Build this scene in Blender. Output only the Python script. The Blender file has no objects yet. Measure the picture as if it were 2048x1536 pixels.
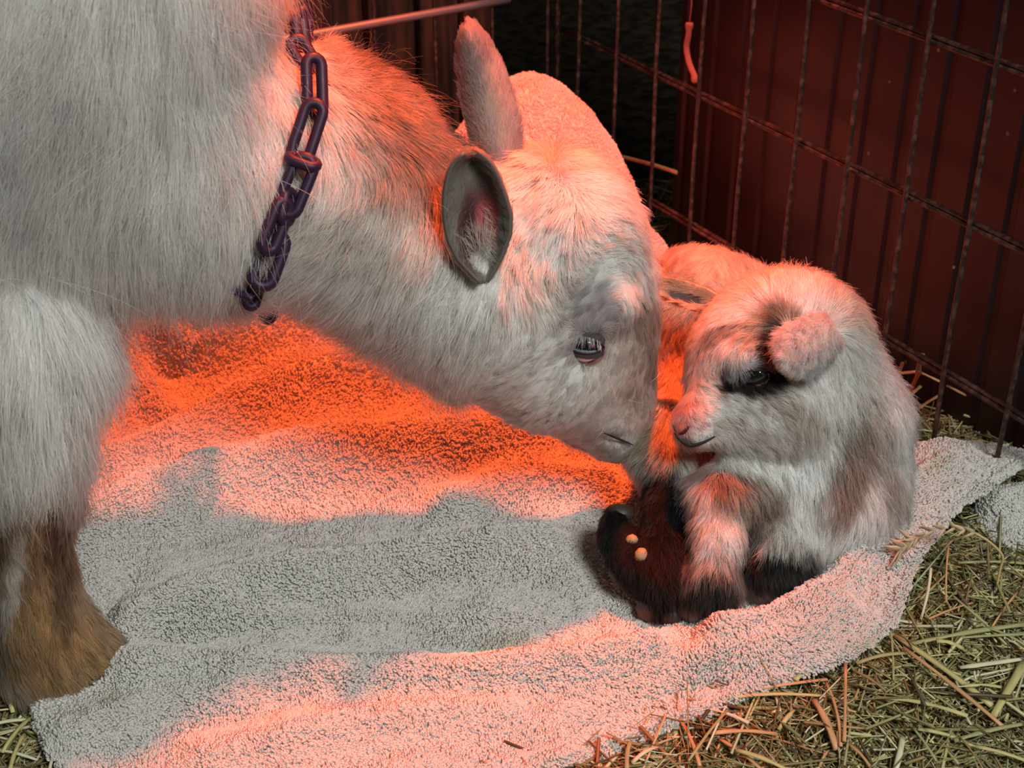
import bpy, bmesh, math, random
import numpy as np
from mathutils import Vector, Matrix
import openvdb

SC = bpy.context.scene
COL = SC.collection
rng = np.random.default_rng(7)
random.seed(7)

# ------------------------------------------------------------------ camera
F = 2979.0                                  # focal length in pixels of the 2048 px wide frame
TH = math.radians(30.7)
CAM_H = 0.66
cam_data = bpy.data.cameras.new('camera')
cam_data.sensor_width = 36.0
cam_data.lens = F / 2048 * 36.0
cam_data.clip_start = 0.02
cam_data.clip_end = 50
cam_data.dof.use_dof = True
cam_data.dof.focus_distance = 0.965
cam_data.dof.aperture_fstop = 15.0
cam = bpy.data.objects.new('camera', cam_data)
COL.objects.link(cam)
cam.location = (0, 0, CAM_H)
cam.rotation_euler = (math.pi / 2 - TH, 0, 0)
SC.camera = cam

# ------------------------------------------------------------------ world, lights, exposure
W = bpy.data.worlds.new('barn_dusk')
SC.world = W
W.use_nodes = True
W.node_tree.nodes['Background'].inputs[0].default_value = (0.92, 0.97, 1.0, 1)
W.node_tree.nodes['Background'].inputs[1].default_value = 0.055

def light(name, kind, loc, aim, energy, color, **kw):
    d = bpy.data.lights.new(name, kind)
    d.energy = energy
    d.color = color
    for k, v in kw.items():
        setattr(d, k, v)
    o = bpy.data.objects.new(name, d)
    COL.objects.link(o)
    o.location = loc
    o.rotation_euler = (Vector(aim) - Vector(loc)).to_track_quat('-Z', 'Y').to_euler()
    return o

# red heat lamp hung over the pen, and the daylight of the barn's open side behind the photographer
light('heat_lamp', 'SPOT', (0.18, 1.20, 1.25), (-0.13, 1.04, 0.0), 172.0, (1.0, 0.10, 0.018),
      spot_size=math.radians(44), spot_blend=0.55, shadow_soft_size=0.035)
light('barn_daylight', 'AREA', (0.75, -0.45, 1.75), (0.05, 0.85, 0.0), 36.0, (0.98, 0.99, 0.95), shape='DISK', size=0.7)
SC.view_settings.view_transform = 'Standard'
SC.view_settings.look = 'None'
SC.view_settings.gamma = 1.0
SC.view_settings.exposure = 0.0
SC.view_settings.use_curve_mapping = False
try:
    cy = SC.cycles
    cy.max_bounces = 7
    cy.adaptive_threshold = 0.05
    cy.diffuse_bounces = 3
    cy.glossy_bounces = 3
    cy.transmission_bounces = 6
    cy.transparent_max_bounces = 8
    cy.use_denoising = True
    cy.sample_clamp_indirect = 4.0
except Exception:
    pass

# ------------------------------------------------------------------ pixel <-> world helpers
sT, cT = math.sin(TH), math.cos(TH)

def P(px, py, d):
    u, v = (px - 1024) / F, -(py - 768) / F
    return np.array([d * u, d * (cT + v * sT), CAM_H + d * (-sT + v * cT)])

def G(px, py, z=0.0):
    u, v = (px - 1024) / F, -(py - 768) / F
    return P(px, py, (z - CAM_H) / (-sT + v * cT))

def DY(py, y):
    """camera depth of the point seen at row py which stands y metres ahead"""
    v = -(py - 768) / F
    return y / (cT + v * sT)

RIGHT = np.array([1.0, 0, 0])
UP = np.array([0, sT, cT])
FWD = np.array([0, cT, -sT])

def proj(p):
    q = p - np.array([0, 0, CAM_H])
    d = q @ FWD
    return 1024 + F * (q @ RIGHT) / d, 768 - F * (q @ UP) / d, d

def nrm(a):
    return a / np.maximum(np.linalg.norm(a, axis=-1, keepdims=True), 1e-9)

# ------------------------------------------------------------------ value noise (vectorised)
def _hash(ix, iy, iz, s):
    h = (ix * 374761393 + iy * 668265263 + iz * 2147483647 + s * 974634777) & 0xFFFFFFFF
    h = ((h ^ (h >> 13)) * 1274126177) & 0xFFFFFFFF
    return ((h ^ (h >> 16)) & 0xFFFFFF) / float(0xFFFFFF)

def noise(p, scale, seed=0):
    q = p * scale
    i = np.floor(q).astype(np.int64)
    f = q - i
    f = f * f * (3 - 2 * f)
    out = 0
    for dx in (0, 1):
        for dy in (0, 1):
            for dz in (0, 1):
                w = (f[:, 0] if dx else 1 - f[:, 0]) * (f[:, 1] if dy else 1 - f[:, 1]) * (f[:, 2] if dz else 1 - f[:, 2])
                out = out + w * _hash(i[:, 0] + dx, i[:, 1] + dy, i[:, 2] + dz, seed)
    return out * 2 - 1

def clump_points(p, cell, seed=0):
    """for each point the jittered-grid centre nearest to it, and a hash of that centre"""
    q = p / cell
    b = np.floor(q).astype(np.int64)
    best = np.full(len(p), 1e9)
    cen = np.zeros_like(p)
    hid = np.zeros((len(p), 3))
    for dx in (-1, 0, 1):
        for dy in (-1, 0, 1):
            for dz in (-1, 0, 1):
                c = b + np.array([dx, dy, dz])
                j = np.stack([_hash(c[:, 0], c[:, 1], c[:, 2], seed + k) for k in range(3)], 1)
                pt = c + j
                dd = ((pt - q) ** 2).sum(1)
                m = dd < best
                best[m] = dd[m]
                cen[m] = pt[m]
                hid[m] = j[m]
    h2 = np.stack([(hid[:, 0] * 91.7 + hid[:, 1] * 13.1) % 1, (hid[:, 1] * 77.3 + hid[:, 2] * 31.9) % 1, (hid[:, 2] * 57.9 + hid[:, 0] * 7.7) % 1], 1)
    return cen * cell, h2

# ------------------------------------------------------------------ materials
def mat(name, color, rough=0.6, spec=0.5, metal=0.0, **kw):
    m = bpy.data.materials.new(name)
    m.use_nodes = True
    b = m.node_tree.nodes['Principled BSDF']
    b.inputs['Base Color'].default_value = (*color, 1)
    b.inputs['Roughness'].default_value = rough
    b.inputs['Specular IOR Level'].default_value = spec
    b.inputs['Metallic'].default_value = metal
    for k, v in kw.items():
        b.inputs[k].default_value = v
    return m

def node(m, typ, **kw):
    n = m.node_tree.nodes.new(typ)
    for k, v in kw.items():
        setattr(n, k, v)
    return n

def link(m, a, b):
    m.node_tree.links.new(a, b)

def bsdf(m):
    return m.node_tree.nodes['Principled BSDF']

def noise_mix(m, c1, c2, scale, coord='Object', stretch=(1, 1, 1), lo=0.4, hi=0.6, detail=4, target='Base Color', bump=0.0, bump_dist=0.001):
    tc = node(m, 'ShaderNodeTexCoord')
    mp = node(m, 'ShaderNodeMapping')
    mp.inputs['Scale'].default_value = stretch
    nz = node(m, 'ShaderNodeTexNoise')
    nz.inputs['Scale'].default_value = scale
    nz.inputs['Detail'].default_value = detail
    cr = node(m, 'ShaderNodeValToRGB')
    cr.color_ramp.elements[0].position = lo
    cr.color_ramp.elements[1].position = hi
    cr.color_ramp.elements[0].color = (*c1, 1)
    cr.color_ramp.elements[1].color = (*c2, 1)
    link(m, tc.outputs[coord], mp.inputs[0])
    link(m, mp.outputs[0], nz.inputs['Vector'])
    link(m, nz.outputs['Fac'], cr.inputs[0])
    link(m, cr.outputs[0], bsdf(m).inputs[target])
    if bump:
        bp = node(m, 'ShaderNodeBump')
        bp.inputs['Strength'].default_value = bump
        bp.inputs['Distance'].default_value = bump_dist
        link(m, nz.outputs['Fac'], bp.inputs['Height'])
        link(m, bp.outputs[0], bsdf(m).inputs['Normal'])
    return nz, cr

def attr_color(m, name='col', gain=1.0):
    a = node(m, 'ShaderNodeAttribute', attribute_name=name)
    link(m, a.outputs['Color'], bsdf(m).inputs['Base Color'])
    return a

def hair_mat(name, rough=0.35, radial=0.5, diffuse=0.5, tint=1.0):
    """fur: Principled Hair reflectance mixed with a soft diffuse coat, coloured per strand"""
    m = bpy.data.materials.new(name)
    m.use_nodes = True
    nt = m.node_tree
    nt.nodes.clear()
    out = nt.nodes.new('ShaderNodeOutputMaterial')
    at = node(m, 'ShaderNodeAttribute', attribute_name='col')
    hp = node(m, 'ShaderNodeBsdfHairPrincipled')
    hp.parametrization = 'COLOR'
    hp.inputs['Roughness'].default_value = rough
    hp.inputs['Radial Roughness'].default_value = radial
    hp.inputs['Random Roughness'].default_value = 0.2
    df = node(m, 'ShaderNodeBsdfDiffuse')
    na = node(m, 'ShaderNodeAttribute', attribute_name='nor')
    link(m, na.outputs['Vector'], df.inputs['Normal'])
    mx = node(m, 'ShaderNodeMixShader')
    mx.inputs[0].default_value = diffuse
    link(m, at.outputs['Color'], hp.inputs['Color'])
    link(m, at.outputs['Color'], df.inputs['Color'])
    link(m, hp.outputs[0], mx.inputs[1])
    link(m, df.outputs[0], mx.inputs[2])
    link(m, mx.outputs[0], out.inputs['Surface'])
    return m

# ------------------------------------------------------------------ objects
def tag(o, label=None, cat=None, group=None, kind=None):
    if label: o['label'] = label
    if cat: o['category'] = cat
    if group: o['group'] = group
    if kind: o['kind'] = kind
    return o

def empty(name, loc=(0, 0, 0)):
    o = bpy.data.objects.new(name, None)
    COL.objects.link(o)
    o.location = loc
    o.empty_display_size = 0.02
    return o

def adopt(o, parent):
    if parent is not None:
        o.parent = parent
        o.matrix_parent_inverse = Matrix.Translation(-Vector(parent.location)) if parent.parent is None else Matrix.Identity(4)
    return o

def mesh_obj(name, verts, faces, material, parent=None, smooth=True, colors=None):
    me = bpy.data.meshes.new(name)
    verts = np.asarray(verts, dtype=np.float32).reshape(-1, 3)
    if isinstance(faces, np.ndarray):
        nf, k = faces.shape
        me.vertices.add(len(verts))
        me.vertices.foreach_set('co', verts.ravel())
        me.loops.add(nf * k)
        me.loops.foreach_set('vertex_index', faces.ravel().astype(np.int32))
        me.polygons.add(nf)
        me.polygons.foreach_set('loop_start', np.arange(0, nf * k, k, dtype=np.int32))
        me.update(calc_edges=True)
    else:
        me.from_pydata([tuple(map(float, v)) for v in verts], [], [list(map(int, f)) for f in faces])
    me.validate()
    if smooth:
        me.polygons.foreach_set('use_smooth', [True] * len(me.polygons))
    if colors is not None:
        a = me.color_attributes.new('col', 'FLOAT_COLOR', 'POINT')
        c4 = np.ones((len(verts), 4), np.float32)
        c4[:, :3] = colors
        a.data.foreach_set('color', c4.ravel())
    me.materials.append(material)
    o = bpy.data.objects.new(name, me)
    COL.objects.link(o)
    adopt(o, parent)
    return o

class MB:
    """collects tubes, boxes and sheets and links them as ONE mesh"""
    def __init__(s):
        s.v, s.f, s.c, s.n = [], [], [], 0
    def add(s, v, f, col=None):
        v = np.asarray(v, float)
        s.v.append(v)
        s.f += [[i + s.n for i in q] for q in f]
        s.c.append(np.tile(np.array(col if col is not None else (1, 1, 1), float), (len(v), 1)) if col is None or np.ndim(col) == 1 else col)
        s.n += len(v)
    def build(s, name, material, parent=None, smooth=True):
        return mesh_obj(name, np.concatenate(s.v), s.f, material, parent, smooth, np.concatenate(s.c))

def frames(path, closed=False):
    path = np.asarray(path, float)
    if closed:
        t = np.roll(path, -1, 0) - np.roll(path, 1, 0)
    else:
        t = np.gradient(path, axis=0)
    t = nrm(t)
    n = np.zeros_like(t)
    a = np.array([0, 0, 1.0]) if abs(t[0][2]) < 0.9 else np.array([1.0, 0, 0])
    n[0] = nrm(np.cross(t[0], a))
    for i in range(1, len(path)):
        v = n[i - 1] - t[i] * (n[i - 1] @ t[i])
        n[i] = nrm(v)
    return t, n, np.cross(t, n)

def tube(path, r, sides=8, closed=False, caps=True, flat=1.0, up=None):
    path = np.asarray(path, float)
    t, n, b = frames(path, closed)
    if up is not None:
        b = nrm(np.cross(t, np.asarray(up, float)))
        n = np.cross(b, t)
    r = np.broadcast_to(np.asarray(r, float), (len(path),))
    ang = np.linspace(0, 2 * math.pi, sides, endpoint=False)
    v = (path[:, None] + r[:, None, None] * (np.cos(ang)[None, :, None] * b[:, None] + flat * np.sin(ang)[None, :, None] * n[:, None])).reshape(-1, 3)
    f = []
    m = len(path)
    for i in range(m if closed else m - 1):
        j = (i + 1) % m
        for k in range(sides):
            l = (k + 1) % sides
            f.append([i * sides + k, i * sides + l, j * sides + l, j * sides + k])
    if caps and not closed:
        f.append(list(range(sides))[::-1])
        f.append([(m - 1) * sides + k for k in range(sides)])
    return v, f

def smooth_path(pts, n=24):
    """Catmull-Rom through the points"""
    p = np.asarray(pts, float)
    p = np.vstack([2 * p[0] - p[1], p, 2 * p[-1] - p[-2]])
    out = []
    segs = len(p) - 3
    for i in range(segs):
        for t in np.linspace(0, 1, max(2, n // segs), endpoint=False):
            a, b, c, d = p[i:i + 4]
            out.append(0.5 * ((2 * b) + (-a + c) * t + (2 * a - 5 * b + 4 * c - d) * t * t + (-a + 3 * b - 3 * c + d) * t ** 3))
    out.append(p[-2])
    return np.array(out)

def curves_obj(name, pts, radii, material, parent=None, colors=None, normals=None):
    """pts (n,k,3), radii (n,k): one hair Curves object"""
    n, k = pts.shape[:2]
    h = bpy.data.hair_curves.new(name)
    h.add_curves([k] * n)
    h.attributes['position'].data.foreach_set('vector', pts.astype(np.float32).ravel())
    ra = h.attributes.get('radius') or h.attributes.new('radius', 'FLOAT', 'POINT')
    ra.data.foreach_set('value', np.ascontiguousarray(np.broadcast_to(radii, (n, k)), dtype=np.float32).ravel())
    if colors is not None:
        a = h.attributes.new('col', 'FLOAT_COLOR', 'CURVE')
        c4 = np.ones((n, 4), np.float32)
        c4[:, :3] = colors
        a.data.foreach_set('color', c4.ravel())
    if normals is not None:
        a = h.attributes.new('nor', 'FLOAT_VECTOR', 'CURVE')
        a.data.foreach_set('vector', normals.astype(np.float32).ravel())
    h.materials.append(material)
    o = bpy.data.objects.new(name, h)
    COL.objects.link(o)
    adopt(o, parent)
    o['kind'] = 'stuff'
    return o

# ------------------------------------------------------------------ sculpting with distance fields
class Body:
    def __init__(s, voxel=0.004, pad=0.03):
        s.prims, s.voxel, s.pad = [], voxel, pad
    def cone(s, a, b, k=0.02, sub=False):
        """a, b = (px, py, depth, radius px): a tapered limb segment"""
        s.prims.append(('c', P(*a[:3]), P(*b[:3]), a[3] * a[2] / F, b[3] * b[2] / F, k, sub))
    def chain(s, pts, k=0.02):
        for a, b in zip(pts[:-1], pts[1:]):
            s.cone(a, b, k)
    def ell(s, px, py, d, rx, ry, rz, ang=0, k=0.02, sub=False, yaw=0):
        """ellipsoid: radii in px along its own x / y (rotated ang degrees clockwise in the picture) and along the view; yaw turns x into depth"""
        a = math.radians(ang)
        ex = RIGHT * math.cos(a) - UP * math.sin(a)
        ey = RIGHT * math.sin(a) + UP * math.cos(a)
        ez = FWD
        w = math.radians(yaw)
        ex, ez = ex * math.cos(w) + ez * math.sin(w), -ex * math.sin(w) + ez * math.cos(w)
        q = d / F
        s.prims.append(('e', P(px, py, d), np.stack([ex, ey, ez]), np.array([rx * q, ry * q, rz * q]), None, k, sub))
    def flank(s, c, rx, ry, rz, k=0.03):
        """ellipsoid standing square to the ground: centre and radii in metres"""
        s.prims.append(('e', np.array(c, float), np.eye(3), np.array([rx, ry, rz]), None, k, False))
    def bounds(s, p):
        if p[0] == 'c':
            return np.minimum(p[1] - p[3], p[2] - p[4]), np.maximum(p[1] + p[3], p[2] + p[4])
        r = np.sqrt(((p[2] * p[3][:, None]) ** 2).sum(0))
        return p[1] - r, p[1] + r
    def mesh(s, iso=0.0):
        lo = np.min([s.bounds(p)[0] for p in s.prims if not p[6]], 0) - s.pad
        hi = np.max([s.bounds(p)[1] for p in s.prims if not p[6]], 0) + s.pad
        h = s.voxel
        n = np.ceil((hi - lo) / h).astype(int) + 1
        big = 0.06
        D = np.full(n, big, np.float32)
        for p in s.prims:
            b0, b1 = s.bounds(p)
            m = 0.05
            i0 = np.clip(((b0 - m - lo) / h).astype(int), 0, n)
            i1 = np.clip(((b1 + m - lo) / h).astype(int) + 1, 0, n)
            if (i1 <= i0).any():
                continue
            ax = [lo[j] + h * np.arange(i0[j], i1[j]) for j in range(3)]
            X = np.stack(np.meshgrid(*ax, indexing='ij'), -1).astype(np.float32)
            if p[0] == 'c':
                ba = p[2] - p[1]
                t = np.clip(((X - p[1]) @ ba) / max(ba @ ba, 1e-12), 0, 1)
                d = np.linalg.norm(X - p[1] - t[..., None] * ba, axis=-1) - (p[3] + t * (p[4] - p[3]))
            else:
                q = (X - p[1]) @ p[2].T
                k0 = np.linalg.norm(q / p[3], axis=-1)
                k1 = np.linalg.norm(q / p[3] ** 2, axis=-1)
                d = k0 * (k0 - 1) / np.maximum(k1, 1e-6)
            sl = tuple(slice(i0[j], i1[j]) for j in range(3))
            k = p[5]
            if p[6]:
                d = -d
                e = np.maximum(k - np.abs(D[sl] - d), 0) / k
                D[sl] = np.maximum(D[sl], d) + e * e * k * 0.25
            else:
                e = np.maximum(k - np.abs(D[sl] - d), 0) / k
                D[sl] = np.minimum(D[sl], d) - e * e * k * 0.25
        g = openvdb.FloatGrid(big)
        g.copyFromArray(np.ascontiguousarray(D))
        v, q = g.convertToQuads(iso)
        v = v.astype(np.float64) * h + lo
        # outward orientation
        a, b, c = v[q[:, 0]], v[q[:, 1]], v[q[:, 2]]
        vol = (a * np.cross(b, c)).sum()
        if vol < 0:
            q = q[:, ::-1]
        return v, q.astype(np.int64)

def vnormals(v, q):
    fn = np.cross(v[q[:, 2]] - v[q[:, 0]], v[q[:, 3]] - v[q[:, 1]])
    n = np.zeros_like(v)
    for k in range(4):
        np.add.at(n, q[:, k], fn)
    return nrm(n)

def relax(v, q, it=2):
    for _ in range(it):
        s = np.zeros_like(v)
        c = np.zeros(len(v))
        for k in range(4):
            a, b = q[:, k], q[:, (k + 1) % 4]
            np.add.at(s, a, v[b]); np.add.at(s, b, v[a])
            np.add.at(c, a, 1); np.add.at(c, b, 1)
        v = 0.5 * v + 0.5 * s / np.maximum(c, 1)[:, None]
    return v

def scatter(v, q, n, count, weight=None, g=rng):
    """random points on a quad mesh -> positions, normals"""
    a, b, c, d = (v[q[:, k]] for k in range(4))
    area = np.linalg.norm(np.cross(c - a, d - b), axis=1) * 0.5
    w = area * (weight if weight is not None else 1)
    w = w / w.sum()
    f = g.choice(len(q), count, p=w)
    s, t = g.random((2, count, 1))
    def bil(x):
        return (x[q[f, 0]] * (1 - s) + x[q[f, 1]] * s) * (1 - t) + (x[q[f, 3]] * (1 - s) + x[q[f, 2]] * s) * t
    return bil(v), nrm(bil(n))

def field(px, py, ctrl, sig=1.0):
    """blend of hand-set values at picture points: ctrl rows = px, py, reach, v0, v1 ..."""
    ctrl = np.asarray(ctrl, float)
    W_ = np.zeros((len(px), len(ctrl)))
    for i, c in enumerate(ctrl):
        d2 = ((px - c[0]) ** 2 + (py - c[1]) ** 2) / (c[2] * sig) ** 2
        W_[:, i] = np.exp(-d2) + 1e-4 / (1 + d2)
    W_ /= W_.sum(1, keepdims=True)
    return W_ @ ctrl[:, 3:]

def paint(p, base, spots, wob=14.0, seed=3):
    """coat colour: base, then soft patches (px, py, rx, ry, angle, (r,g,b), strength[, dmin, dmax]) with ragged borders"""
    px, py, d = proj(p)
    nx = noise(p, 90, seed) * wob + noise(p, 260, seed + 1) * wob * 0.6
    ny = noise(p, 90, seed + 2) * wob + noise(p, 260, seed + 3) * wob * 0.6
    c = np.tile(np.array(base, float), (len(p), 1))
    for s in spots:
        a = math.radians(s[4])
        dx, dy = px + nx - s[0], py + ny - s[1]
        ex, ey = dx * math.cos(a) + dy * math.sin(a), -dx * math.sin(a) + dy * math.cos(a)
        r = np.sqrt((ex / s[2]) ** 2 + (ey / s[3]) ** 2)
        w = np.clip((1.25 - r) / 0.5, 0, 1) * s[6]
        if len(s) > 7:
            w = w * ((d > s[7]) & (d < s[8]))
        c = c * (1 - w[:, None]) + np.array(s[5]) * w[:, None]
    return c

def groom(p, n, ctrl, seg=5, clump=0.006, clump_str=0.6, jitter=0.12, gravity=0.15, curl=0.0, seed=0, g=rng, lenvar=0.35):
    """strands from roots p: ctrl rows = px, py, reach, dx, dy (flow in the picture, y down), length m, lift"""
    px, py, _ = proj(p)
    fv = field(px, py, ctrl)
    flow = fv[:, :1] * RIGHT - fv[:, 1:2] * UP
    flow = flow - n * (flow * n).sum(1, keepdims=True)
    fl = np.linalg.norm(flow, axis=1, keepdims=True)
    flow = flow / np.maximum(fl, 0.15)
    L = fv[:, 2:3] * (1 - lenvar + 2 * lenvar * g.random((len(p), 1)))
    lift = fv[:, 3:4] + 0.12
    cen, hid = clump_points(p, clump, seed)
    cj = (hid - 0.5) * 2
    low = np.stack([noise(p, 28, seed + 11), noise(p, 28, seed + 12), noise(p, 28, seed + 13)], 1)
    base = flow + cj * jitter * 1.6 + low * jitter * 1.3 + g.normal(size=p.shape) * jitter * 0.8
    base = base - n * np.minimum((base * n).sum(1, keepdims=True), 0)
    off = cen - p
    off = off - n * (off * n).sum(1, keepdims=True)
    pts = np.zeros((len(p), seg, 3))
    cur = p - n * 0.0003
    pts[:, 0] = cur
    side = np.cross(n, flow)
    ph = g.random((len(p), 1)) * 6.28 * 0.15 + hid[:, :1] * 6.28
    for i in range(1, seg):
        s = i / (seg - 1)
        d = base + n * lift * (1.6 - 1.5 * s) + np.array([0, 0, -1]) * gravity * s
        if curl:
            d = d + side * np.sin(ph + s * 5.0) * curl
        cur = cur + nrm(d) * L / (seg - 1)
        pts[:, i] = cur + off * clump_str * s ** 1.3 * np.clip(L / .013, .25, 1)
    return pts, L[:, 0], hid

# ================================================================== SETTING
FP = np.array([0.339, 1.008, 0.0])            # a foot point of the right-hand wire panel
FT = np.array([-0.5227, 0.8525, 0.0])         # its direction, away from the camera
FN = np.array([0.8525, 0.5227, 0.0])          # its normal, pointing out of the pen
CORNER = FP + FT * 0.56
BT = -FN                                      # direction of the back panel, towards the left

dirt = mat('packed_dirt', (0.022, 0.016, 0.010), 0.95, 0.2)
noise_mix(dirt, (0.012, 0.009, 0.006), (0.05, 0.036, 0.02), 60, bump=0.6, bump_dist=0.004)
v = [(-1.6, 0.2, -0.022), (1.8, 0.2, -0.022), (1.8, 3.0, -0.022), (-1.6, 3.0, -0.022),
     (-1.6, 0.2, -0.1), (1.8, 0.2, -0.1), (1.8, 3.0, -0.1), (-1.6, 3.0, -0.1)]
bf = [(0, 1, 2, 3), (4, 7, 6, 5), (0, 4, 5, 1), (1, 5, 6, 2), (2, 6, 7, 3), (3, 7, 4, 0)]
tag(mesh_obj('floor', v, bf, dirt, smooth=False), kind='structure')

# maroon ribbed sheet behind the right-hand wire panel
maroon = mat('maroon_sheet', (0.085, 0.014, 0.014), 0.33, 0.5)
tc = node(maroon, 'ShaderNodeTexCoord')
vz = node(maroon, 'ShaderNodeTexVoronoi'); vz.inputs['Scale'].default_value = 34
nz = node(maroon, 'ShaderNodeTexNoise'); nz.inputs['Scale'].default_value = 9; nz.inputs['Detail'].default_value = 8
r1 = node(maroon, 'ShaderNodeMapRange'); r1.inputs[1].default_value = 0.07; r1.inputs[2].default_value = 0.03
r2 = node(maroon, 'ShaderNodeMapRange'); r2.inputs[1].default_value = 0.5; r2.inputs[2].default_value = 0.62
mu = node(maroon, 'ShaderNodeMath', operation='MULTIPLY')
mixc = node(maroon, 'ShaderNodeMix', data_type='RGBA')
mixc.inputs[6].default_value = (0.017, 0.0045, 0.0075, 1); mixc.inputs[7].default_value = (0.36, 0.22, 0.18, 1)
link(maroon, tc.outputs['Object'], vz.inputs['Vector']); link(maroon, tc.outputs['Object'], nz.inputs['Vector'])
link(maroon, vz.outputs['Distance'], r1.inputs[0]); link(maroon, nz.outputs['Fac'], r2.inputs[0])
link(maroon, r1.outputs[0], mu.inputs[0]); link(maroon, r2.outputs[0], mu.inputs[1])
link(maroon, mu.outputs[0], mixc.inputs[0]); link(maroon, mixc.outputs[2], bsdf(maroon).inputs['Base Color'])
r3 = node(maroon, 'ShaderNodeMapRange'); r3.inputs[3].default_value = 0.25; r3.inputs[4].default_value = 0.55
link(maroon, nz.outputs['Fac'], r3.inputs[0]); link(maroon, r3.outputs[0], bsdf(maroon).inputs['Roughness'])

def s_at(px, py, off=0.0):
    """distance along the right-hand panel of the point seen at px, py (plane moved outwards by off)"""
    u, w = (px - 1024) / F, -(py - 768) / F
    dr = np.array([u, cT + w * sT, -sT + w * cT])
    o = np.array([0, 0, CAM_H])
    t = ((FP + FN * off - o) @ FN) / (dr @ FN)
    q = o + dr * t
    return (q - FP) @ FT, q[2]

WOFF = 0.045
s_edge = s_at(1352, 250, WOFF)[0]
xs, zs = [], []
prof = []
s = -0.55
while s < s_edge:
    for a, h in ((0.0, 0), (0.026, 0), (0.029, 0.003), (0.034, 0.003), (0.037, 0)):
        if s + a < s_edge:
            prof.append((s + a, h))
    s += 0.040
prof.append((s_edge, 0)); prof.append((s_edge, 0.012)); 
v, f = [], []
for (a, h) in prof:
    for z in (-0.03, 0.7):
        v.append(FP + FT * a + FN * (WOFF + h) + np.array([0, 0, z]))
for i in range(len(prof) - 1):
    f.append((2 * i, 2 * i + 2, 2 * i + 3, 2 * i + 1))
n0 = len(v)
for a in (-0.55, s_edge):
    for z in (-0.03, 0.7):
        v.append(FP + FT * a + FN * (WOFF + 0.02) + np.array([0, 0, z]))
f.append((n0 + 1, n0 + 3, n0 + 2, n0))
tag(mesh_obj('wall_right', v, f, maroon, smooth=False), kind='structure')

# dark board wall behind the back panel, and near-black sheets behind it, the barn's gloom painted into their colour
wood = mat('dark_boards', (0.05, 0.02, 0.012), 0.6, 0.4)
noise_mix(wood, (0.020, 0.005, 0.003), (0.15, 0.032, 0.014), 14, stretch=(6, 6, 0.5), lo=0.35, hi=0.7, bump=0.4, bump_dist=0.003)  # red lamp streaks put into the grain colour
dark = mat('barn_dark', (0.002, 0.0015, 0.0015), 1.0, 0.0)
wb = empty('wall_back', CORNER + FT * 0.16)
tag(wb, kind='structure')
a = -0.02
k = 0
while a < 1.3:
    w_ = 0.042 + 0.02 * ((k * 37) % 5) / 5
    o0 = 0.16 + 0.008 * ((k * 13) % 4)
    q = [CORNER + BT * x + FT * y for x, y in ((a, o0), (a + w_ - 0.004, o0), (a + w_ - 0.004, o0 + 0.02), (a, o0 + 0.02))]
    vv = [x + np.array([0, 0, z]) for z in (-0.03, 0.9) for x in q]
    mesh_obj('board', vv, [(0, 1, 5, 4), (1, 2, 6, 5), (2, 3, 7, 6), (3, 0, 4, 7), (4, 5, 6, 7), (3, 2, 1, 0)], wood, wb, smooth=False)
    a += w_; k += 1
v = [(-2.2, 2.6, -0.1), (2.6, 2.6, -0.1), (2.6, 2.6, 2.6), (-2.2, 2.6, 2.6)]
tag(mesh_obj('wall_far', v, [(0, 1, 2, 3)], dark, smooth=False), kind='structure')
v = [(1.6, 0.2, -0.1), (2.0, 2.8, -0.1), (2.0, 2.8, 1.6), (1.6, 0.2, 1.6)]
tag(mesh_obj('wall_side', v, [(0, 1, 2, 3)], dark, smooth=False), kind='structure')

# ------------------------------------------------------------------ wire pen
wire = mat('pen_wire', (0.055, 0.035, 0.030), 0.42, 0.6, 0.25)
noise_mix(wire, (0.03, 0.018, 0.016), (0.16, 0.085, 0.065), 160, lo=0.45, hi=0.75, bump=0.5, bump_dist=0.001)
ax = [(1236, 115), (1315, 157), (1400, 204), (1492, 248), (1594, 292), (1696, 345), (1813, 398), (1941, 456)]
ss = [s_at(*a)[0] for a in ax]
step = (ss[0] - ss[-1]) / 7
right_panel = empty('wire_pen_panel', FP + FT * 0.1)
tag(right_panel, 'dark wire pen panel running along the maroon sheet on the right', 'pen panel')
def wob_line(a, b, n, amp, sd):
    t = np.linspace(0, 1, n)[:, None]
    p = a + (b - a) * t
    return p + np.stack([noise(p, 9, sd), noise(p, 9, sd + 1), noise(p, 9, sd + 2) * 0], 1) * amp
s = ss[-1] - 9 * step
bars = []
while s < 0.553:
    near = [x for x in ss if abs(x - s) < step * 0.5]
    bars.append(near[0] if near else s)
    s += step
for i, s in enumerate(bars):
    a = FP + FT * s - FN * 0.002
    v, f = tube(wob_line(a + np.array([0, 0, -0.02]), a + np.array([0, 0, 0.6]), 14, 0.0012, i), 0.0021, 7)
    mesh_obj('upright_wire', v, f, wire, right_panel)
for z in (0.068, 0.196, 0.319, 0.445):
    for dz, dn in ((0.0, 0.0019), (0.0034, 0.0036)):
        a, b = FP + FT * (ss[-1] - 9 * step) + FN * dn, FP + FT * 0.556 + FN * dn
        v, f = tube(wob_line(a + np.array([0, 0, z + dz]), b + np.array([0, 0, z + dz]), 30, 0.001, 5), 0.0020, 7)
        mesh_obj('cross_wire', v, f, wire, right_panel)
back_panel = empty('wire_pen_panel', CORNER)
tag(back_panel, 'wire pen panel with a lit rail behind the neck of the adult goat', 'pen panel')
a0 = 0.012
for i in range(26):
    a = CORNER + BT * (a0 + i * step)
    v, f = tube(wob_line(a + np.array([0, 0, -0.02]), a + np.array([0, 0, 0.6]), 10, 0.0012, 40 + i), 0.0019, 7)
    mesh_obj('upright_wire', v, f, wire, back_panel)
rail = mat('galvanised_rail', (0.26, 0.22, 0.22), 0.35, 0.5, 0.6)
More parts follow.
